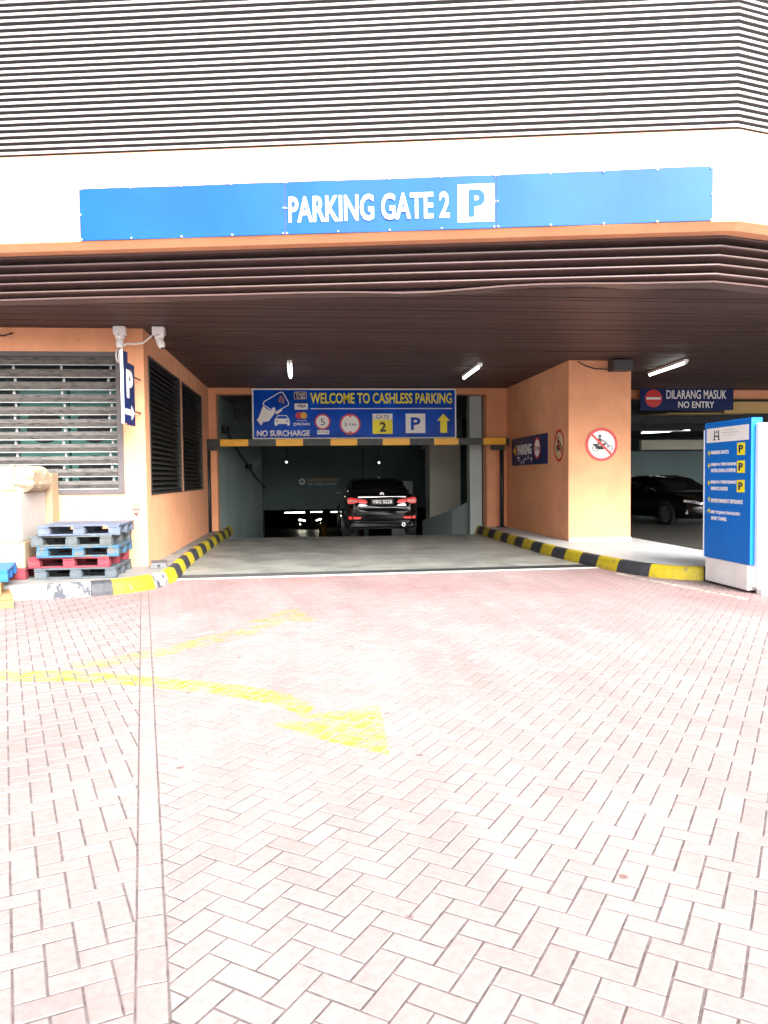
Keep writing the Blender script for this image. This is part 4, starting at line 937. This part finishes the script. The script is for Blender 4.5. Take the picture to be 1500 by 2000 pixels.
# ------------------------------------------------------------------ pallets and cartons
pal_mesh = {}
def pallet(loc, rz, mt, label, w=1.05, d=1.1, group='wooden pallets by the left wall', chip=()):
    e = empty('pallet', loc, rz); tag(e, label, 'pallet', group)
    def piece(name, x0, x1, y0, y1, z0, z1):
        key = (round(x1-x0, 3), round(y1-y0, 3), round(z1-z0, 3), mt)
        if key not in pal_mesh:
            q = MB(); hx, hy = (x1-x0)/2, (y1-y0)/2; q.box(-hx, hx, -hy, hy, 0, z1-z0, .004); o = q.build(name, mt, e); pal_mesh[key] = o.data
        else: o = link(name, pal_mesh[key], None, e)
        o.location = ((x0+x1)/2+random.uniform(-.004, .004), (y0+y1)/2+random.uniform(-.004, .004), z0); o.rotation_euler = (0, 0, random.uniform(-.008, .008)); return o
    hw, hd = w/2, d/2
    for cy in (-hd+.065, 0, hd-.065): piece('runner_board', -hw, hw, cy-.06, cy+.06, 0, .020)
    bw = .15
    for cx in (-hw+bw/2, 0, hw-bw/2):
        for cy in (-hd+.065, 0, hd-.065): piece('block', cx-bw/2, cx+bw/2, cy-.06, cy+.06, .0205, .100)
        piece('stringer_board', cx-.07, cx+.07, -hd, hd, .1005, .1205)
    n = 7; sw = (d-.0)/n
    for k in range(n):
        y = -hd+sw*k; piece('deck_board', -hw, hw, y+.008, y+sw-.008, .121, .143)
    return e
PXc, PYc = -3.12, 11.14
pallet((PXc, PYc, KZ), R(2), 'p_slate', 'slate grey pallet at the bottom of the stack of five')
pallet((PXc-.06, PYc+.02, KZ+.144), R(-1), 'p_red', 'pink-red pallet second from the bottom of the stack of five')
pallet((PXc+.03, PYc, KZ+.288), R(3), 'p_blue', 'worn bright blue pallet in the middle of the stack of five')
pallet((PXc-.02, PYc+.03, KZ+.432), R(-1.5), 'p_grey', 'weathered grey pallet second from the top of the stack of five')
pallet((PXc+.05, PYc+.02, KZ+.576), R(2.5), 'p_lav', 'lavender blue pallet on top of the stack of five')
pallet((-4.26, 11.15, KZ), R(1), 'p_red', 'pink-red pallet on the pavement under the cartons', w=1.0)
def carton(name, loc, rz, sx, sy, sz, mt, label, tape=True, cat='carton'):
    e = empty(name, loc, rz); tag(e, label, cat)
    q = MB(); q.box(-sx/2, sx/2, -sy/2, sy/2, 0, sz, .008); q.build('body', mt, e)
    if tape:
        q = MB(); q.box(-.03, .03, -sy/2-.0015, sy/2+.0015, sz+.0004, sz+.0015); q.box(-.03, .03, -sy/2-.0016, -sy/2-.0004, sz*.72, sz+.0003); q.build('tape', 'tape', e)
    q = MB()
    for s_ in (-1, 1): q.add([(s_*.002, -sy/2+.004, sz+.0006), (s_*sx/2*.99, -sy/2+.004, sz+.0006), (s_*sx/2*.99, sy/2-.004, sz+.004), (s_*.002, sy/2-.004, sz+.002)], [(0, 1, 2, 3) if s_ > 0 else (3, 2, 1, 0)])
    return e
zc = KZ+.144
carton('carton', (-4.25, 11.08, zc), R(1), .95, .85, .36, 'carton', 'lower cream carton standing on the pink-red pallet')
carton('carton', (-4.27, 11.10, zc+.362), R(-1), .98, .90, .66, 'carton_white', 'large white carton stacked on the lower cream carton')
carton('carton', (-3.86, 11.74, zc), R(0), .34, .30, 1.28, 'carton', 'tall narrow brown carton against the wall behind the white carton')
# bale: lumpy kraft bundle with straps
e = empty('paper_bale', (-4.20, 11.05, zc+1.026), R(2)); tag(e, 'crumpled kraft paper bale on top of the white carton', 'bale')
q = MB(); NX, NY, NZ = 12, 8, 5
bm2 = bmesh.new(); bmesh.ops.create_cube(bm2, size=1); bmesh.ops.subdivide_edges(bm2, edges=bm2.edges[:], cuts=6, use_grid_fill=True)
for v in bm2.verts:
    c = v.co; r_ = 1-.10*(abs(c.x*2)**4*abs(c.z*2)**4+abs(c.y*2)**4*abs(c.z*2)**4)
    v.co = Vector((c.x*1.12*r_+random.gauss(0, .008), c.y*.8*r_+random.gauss(0, .008), (c.z+.5)*.34+random.gauss(0, .006)*(c.z > -.4)))
me = bpy.data.meshes.new('bundle'); bm2.to_mesh(me); bm2.free(); link('bundle', me, 'bale', e, False)
for x in (-.3, .3):
    q = MB(); q.box(x-.02, x+.02, -.425, .425, .352, .356); q.box(x-.02, x+.02, -.43, -.424, .0, .352); q.build('strap', 'tape', e)
pallet((-4.13, 9.66, .0), R(24), 'p_wood', 'raw wood pallet lying below the kerb at the left edge', w=1.0, d=1.0)
pallet((-4.26, 9.80, .145), R(18), 'p_wood', 'raw wood pallet resting on another at the left edge', w=1.0, d=1.0)
pallet((-4.20, 9.95, .29), R(14), 'p_plastic', 'bright blue pallet on top of the raw wood pallets', w=1.0, d=1.0)

# ------------------------------------------------------------------ cars
def interp(tab, x):
    for (a, va), (b, vb) in zip(tab, tab[1:]):
        if x <= b: t = max(0, (x-a)/(b-a)); return va+(vb-va)*t
    return tab[-1][1]
HL = 2.44
TOP = [(-2.44, .93), (-2.36, 1.045), (-2.2, 1.085), (-1.75, 1.10), (-1.2, 1.02), (0, .98), (.9, .97), (1.3, .98), (1.7, .94), (2.1, .84), (2.3, .74), (2.44, .60)]
BOT = [(-2.44, .27), (-2.3, .22), (-1.9, .20), (1.9, .2), (2.3, .22), (2.44, .32)]
WID = [(-2.44, .74), (-2.38, .83), (-2.2, .895), (-1.6, .92), (0, .925), (1.4, .92), (2.0, .89), (2.25, .80), (2.38, .66), (2.44, .5)]
def rear_x(y): return -HL-.016+.085*abs(y/.9)**4
def front_x(y): return HL+.012-.33*abs(y/.9)**2.6
def car(loc, rz, label, plate, lights_on=False, rear=True, front=True):
    e = empty('parked_car' if not rear else 'car', loc, rz); tag(e, label, 'car')
    b = MB(); st_ = [-2.44, -2.41, -2.36, -2.28, -2.2, -2.0, -1.75, -1.5, -1.2, -.8, -.4, 0, .4, .8, 1.1, 1.4, 1.7, 1.9, 2.1, 2.2, 2.3, 2.38, 2.42, 2.44]
    n = 0; ringpts = []
    for x in st_:
        zt, zb, wd = interp(TOP, x), interp(BOT, x), interp(WID, x); h = zt-zb
        half = [(0, zb), (wd*.86, zb), (wd*.95, zb+.06), (wd*.985, zb+.22*h), (wd, zb+.42*h), (wd*.995, zb+.60*h), (wd*.965, zb+.78*h), (wd*.925, zb+.90*h), (wd*.84, zt-.012), (wd*.5, zt+.006), (0, zt+.012)]
        ringpts.append([(x, y, z) for y, z in half]+[(x, -y, z) for y, z in half[-2:0:-1]]); n = len(ringpts[-1])
    vs = [p for r_ in ringpts for p in r_]; fs = []
    for i in range(len(st_)-1):
        for k in range(n): a = i*n+k; c = i*n+(k+1) % n; fs.append((a, a+n, c+n, c))
    fs += [tuple(range(n)), tuple(range(len(vs)-1, len(vs)-n-1, -1))]
    b.add(vs, fs); body = b.build('body', 'car_black', e, None, True)
    # cabin
    cb = MB(); cs = [(-1.95, 1.085, 1.10, .74, .68), (-1.55, 1.07, 1.26, .78, .67), (-1.15, 1.03, 1.395, .82, .66), (-.7, .99, 1.452, .84, .66), (-.2, .97, 1.468, .84, .66), (.2, .965, 1.452, .84, .655), (.55, .965, 1.37, .83, .64), (.95, .97, 1.20, .80, .65), (1.3, .97, 1.0, .77, .70)]
    rp = []
    for x, zb, zt, wb_, wt in cs:
        h = zt-zb; half = [(0, zb-.03), (wb_+.02, zb-.03), (wb_*.985, zb+.25*h), ((wb_+wt)/2, zb+.6*h), (wt+.02, zb+.88*h), (wt*.82, zt-.004), (wt*.4, zt+.008), (0, zt+.01)]
        rp.append([(x, y, z) for y, z in half]+[(x, -y, z) for y, z in half[-2:0:-1]]); n = len(rp[-1])
    vs = [p for r_ in rp for p in r_]; fs = []
    for i in range(len(rp)-1):
        for k in range(n): a = i*n+k; c = i*n+(k+1) % n; fs.append((a, a+n, c+n, c))
    fs += [tuple(range(n)), tuple(range(len(vs)-1, len(vs)-n-1, -1))]
    cb.add(vs, fs); cb.build('cabin', 'car_glass', e, None, True)
    rf = MB(); rp = [r_[4:11] for r_ in rp[2:7]]; n = 7
    vs = [(x, y*1.004, z+.006) for r_ in rp for x, y, z in r_]; rf.add(vs, [(i*n+k, (i+1)*n+k, (i+1)*n+k+1, i*n+k+1) for i in range(4) for k in range(n-1)]); rf.build('roof', 'car_black', e, None, True)
    # wheels
    for wx in (-1.42, 1.40):
        for s_ in (-1, 1):
            q = MB(); q.tube([(wx, s_*.90, .33), (wx, s_*.935, .33)], .375, 28); q.build('wheel_arch', 'black', e)
            q = MB(); q.tube([(wx, s_*.70, .325), (wx, s_*.73, .325), (wx, s_*.92, .325), (wx, s_*.945, .325)], [.30, .325, .325, .30], 28); wh = q.build('wheel', 'tyre', e, None, False)
            q = MB(); q.tube([(wx, s_*.9455, .325), (wx, s_*.949, .325)], .225, 24); q.build('rim_well', 'black', wh)
            q = MB()
            for k in range(10):
                a = 2*math.pi*k/10; c, sn = math.cos(a), math.sin(a)
                p = [(wx+c*r_-sn*t, .325+sn*r_+c*t) for r_, t in ((.03, -.014), (.22, -.02), (.22, .02), (.03, .014))]
                q.add([(x, s_*.950, z) for x, z in p]+[(x, s_*.958, z) for x, z in p], [(0, 1, 2, 3), (7, 6, 5, 4), (0, 4, 5, 1), (1, 5, 6, 2), (2, 6, 7, 3), (3, 7, 4, 0)])
            for r0, r1 in ((.205, .228),):
                for k in range(24):
                    a0, a1 = 2*math.pi*k/24, 2*math.pi*(k+1)/24
                    q.add([(wx+r_*math.cos(a), s_*.957, .325+r_*math.sin(a)) for r_, a in ((r0, a0), (r1, a0), (r1, a1), (r0, a1))], [(0, 1, 2, 3)])
            q.build('rim', 'rim', wh)
    for s_ in (-1, 1):
        q = MB(); q.box(.62, .80, s_*.985-.085, s_*.985+.085, 1.0, 1.13, .03); mr = q.build('wing_mirror', 'car_black', e, None, True); q = MB(); q.box(.66, .74, min(s_*.78, s_*.91), max(s_*.78, s_*.91), 1.0, 1.03); q.build('mirror_arm', 'black', mr)
        q = MB(); q.box(.608, .619, s_*.985-.07, s_*.985+.07, 1.02, 1.115); q.build('mirror_glass', 'car_glass', mr)
    def onface(polys, fx, dirn, t0, t1, name, mt, parent=e):
        q = MB()
        for p in polys:
            k = len(p); q.add([(fx(y)+dirn*t0, y, z) for y, z in p]+[(fx(y)+dirn*t1, y, z) for y, z in p], [tuple(range(k)), tuple(range(2*k-1, k-1, -1))]+[(i, (i+1) % k, (i+1) % k+k, i+k) for i in range(k)])
        return q.build(name, mt, parent)
    def both(p): return [p, [(-y, z) for y, z in p][::-1]]
    def dens(p, m=4):
        out = []
        for a, c in zip(p, p[1:]+p[:1]): out += [lerp2(a, c, k/m) for k in range(m)]
        return out
    if rear:
        for s_ in (1, -1):
            tl = onface([dens([(s_*y, z) for y, z in ((.85, .86), (.85, .985), (.78, 1.01), (.60, .975), (.60, .885), (.74, .85))])], rear_x, -1, .0, .022, 'tail_lamp', 'tail_red')
            onface([dens([(s_*y, z) for y, z in ((.59, .885), (.59, .97), (.40, .945), (.36, .875), (.44, .85))])], rear_x, -1, .0, .020, 'inner_lamp', 'tail_red', tl)
            onface([dens([(s_*y, z) for y, z in ((.86, .915), (.86, .94), (.62, .925), (.62, .90))])], rear_x, -1, .0225, .025, 'lamp_band', 'tail_clear', tl)
            onface([dens([(s_*y, z) for y, z in ((.56, .855), (.42, .83), (.34, .80), (.60, .80))])], rear_x, -1, .0, .022, 'lamp_trim', 'chrome', tl)
            onface([dens([(s_*y, z) for y, z in ((.83, .475), (.83, .54), (.50, .53), (.56, .475))])], rear_x, -1, .0, .02, 'bumper_reflector', 'tail_red')
        onface([dens([(-.60, 1.0), (.60, 1.0), (.58, 1.028), (-.58, 1.028)], 6)], rear_x, -1, .0, .02, 'chrome_strip', 'chrome')
        onface([dens([(-.86, .545), (.86, .545), (.86, .565), (-.86, .565)], 8)], rear_x, -1, .004, .03, 'bumper_crease', 'car_black')
        onface([dens([(-.70, .66), (.70, .66), (.62, .75), (-.62, .75)], 8)], rear_x, -1, .0, .028, 'bumper_step', 'car_black')
        onface([dens([(-.78, .30), (.78, .30), (.72, .43), (-.72, .43)], 8)], rear_x, -1, .0, .016, 'lower_valance', 'black')
        pl = onface([[(-.27, .835), (.27, .835), (.27, .965), (-.27, .965)]], lambda y: -HL, -1, .02, .034, 'number_plate', 'black')
        fp = frame((-HL-.0345, .24, .855), (0, -1, 0), (-1, 0, 0)); text('plate_lettering', plate, 0, 0, .48, .085, 0, fp, 'white', pl, .02, .001)
        onface([dens(p) for p in thick([(-.045, 1.06), (-.03, 1.115), (.03, 1.115), (.045, 1.06)], .014)+thick([(-.035, 1.088), (.035, 1.088)], .012)], lambda y: -HL+.075, -1, .0, .03, 'emblem', 'chrome')
        q = MB(); q.tube([(-2.50, -.52, .335), (-2.3, -.52, .335)], .045, 14); q.build('exhaust_tip', 'chrome', e); q = MB(); q.tube([(-2.503, -.52, .335), (-2.499, -.52, .335)], .034, 12); q.build('exhaust_bore', 'black', e)
        q = MB(); q.add([(-1.99, -.62, 1.10), (-1.99, .62, 1.10), (-1.20, .53, 1.39), (-1.20, -.53, 1.39)], [(0, 1, 2, 3)]); 
    if front:
        for s_ in (1, -1):
            hl = onface([dens([(s_*y, z) for y, z in ((.88, .70), (.87, .76), (.62, .735), (.42, .67), (.46, .62), (.74, .68))])], front_x, 1, .0, .03, 'head_lamp', 'headlamp_on' if lights_on else 'lamp_glass')
            onface([dens([(s_*y, z) for y, z in ((.84, .36), (.80, .44), (.60, .42), (.62, .36))])], front_x, 1, .0, .02, 'fog_lamp', 'headlamp_on' if lights_on else 'lamp_glass')
            onface([dens([(s_*y, z) for y, z in ((.84, .46), (.82, .475), (.52, .455), (.52, .44))])], front_x, 1, .0, .022, 'fog_trim', 'chrome')
        onface([dens([(-.42, .52), (.42, .52), (.46, .66), (-.46, .66)], 6)], front_x, 1, .0, .015, 'grille', 'black')
        onface([dens([(-.50, .645), (.50, .645), (.48, .685), (-.48, .685)], 6)], front_x, 1, .0, .03, 'grille_bar', 'chrome')
        pl = onface([[(-.26, .40), (.26, .40), (.26, .51), (-.26, .51)]], lambda y: HL, 1, .03, .045, 'number_plate', 'black')
        onface(thick([(-.26, .40), (.26, .40), (.26, .51), (-.26, .51), (-.26, .40)], .012), lambda y: HL, 1, .0451, .048, 'plate_rim', 'white', pl)
        if plate: fp = frame((HL+.0452, -.22, .42), (0, 1, 0), (1, 0, 0)); text('plate_lettering', plate, 0, 0, .44, .07, 0, fp, 'white', pl, .02, .001)
    return e
car((1.83, 21.20, 0), R(90), 'black saloon seen from behind, driving in under the height bar', 'VBG 5228', False, True, False)
car((11.23, 23.25, 0), R(279), 'black saloon facing out of the parking deck, half hidden by the kiosk', 'VB', False, False, True)
car((-.25, 62.0, -2.452), R(-78), 'distant car with headlamps on, on the lower level', '', True, False, True)
# lower level oddments
for x, y, h, l in ((1.0, 50, 1.0, 'yellow bollard on the lower level beside the black car'), ):
    e = empty('bollard', (x, y, -2.452)); tag(e, l, 'bollard'); q = MB(); q.tube([(0, 0, 0), (0, 0, h*.9), (0, 0, h)], [.28, .28, .2], 16); q.build('post', 'amber', e, None, True); q = MB(); q.tube([(0, 0, h), (0, 0, h+.35)], .06, 8); q.build('cap', 'teal_light', e)
e = empty('lit_sign_post', (-1.62, 36.0, -2.452)); tag(e, 'small lit post at the left foot of the ramp', 'lamp'); q = MB(); q.box(-.12, .12, -.1, .1, 0, 1.2, .01); q.build('post', 'teal_light', e); q = MB(); q.box(-.10, .10, -.11, -.101, .4, 1.15); q.build('light_panel', mat('lit_panel', (.9, .8, .6), .4, emit=((1, .85, .6), 2.5)), e)
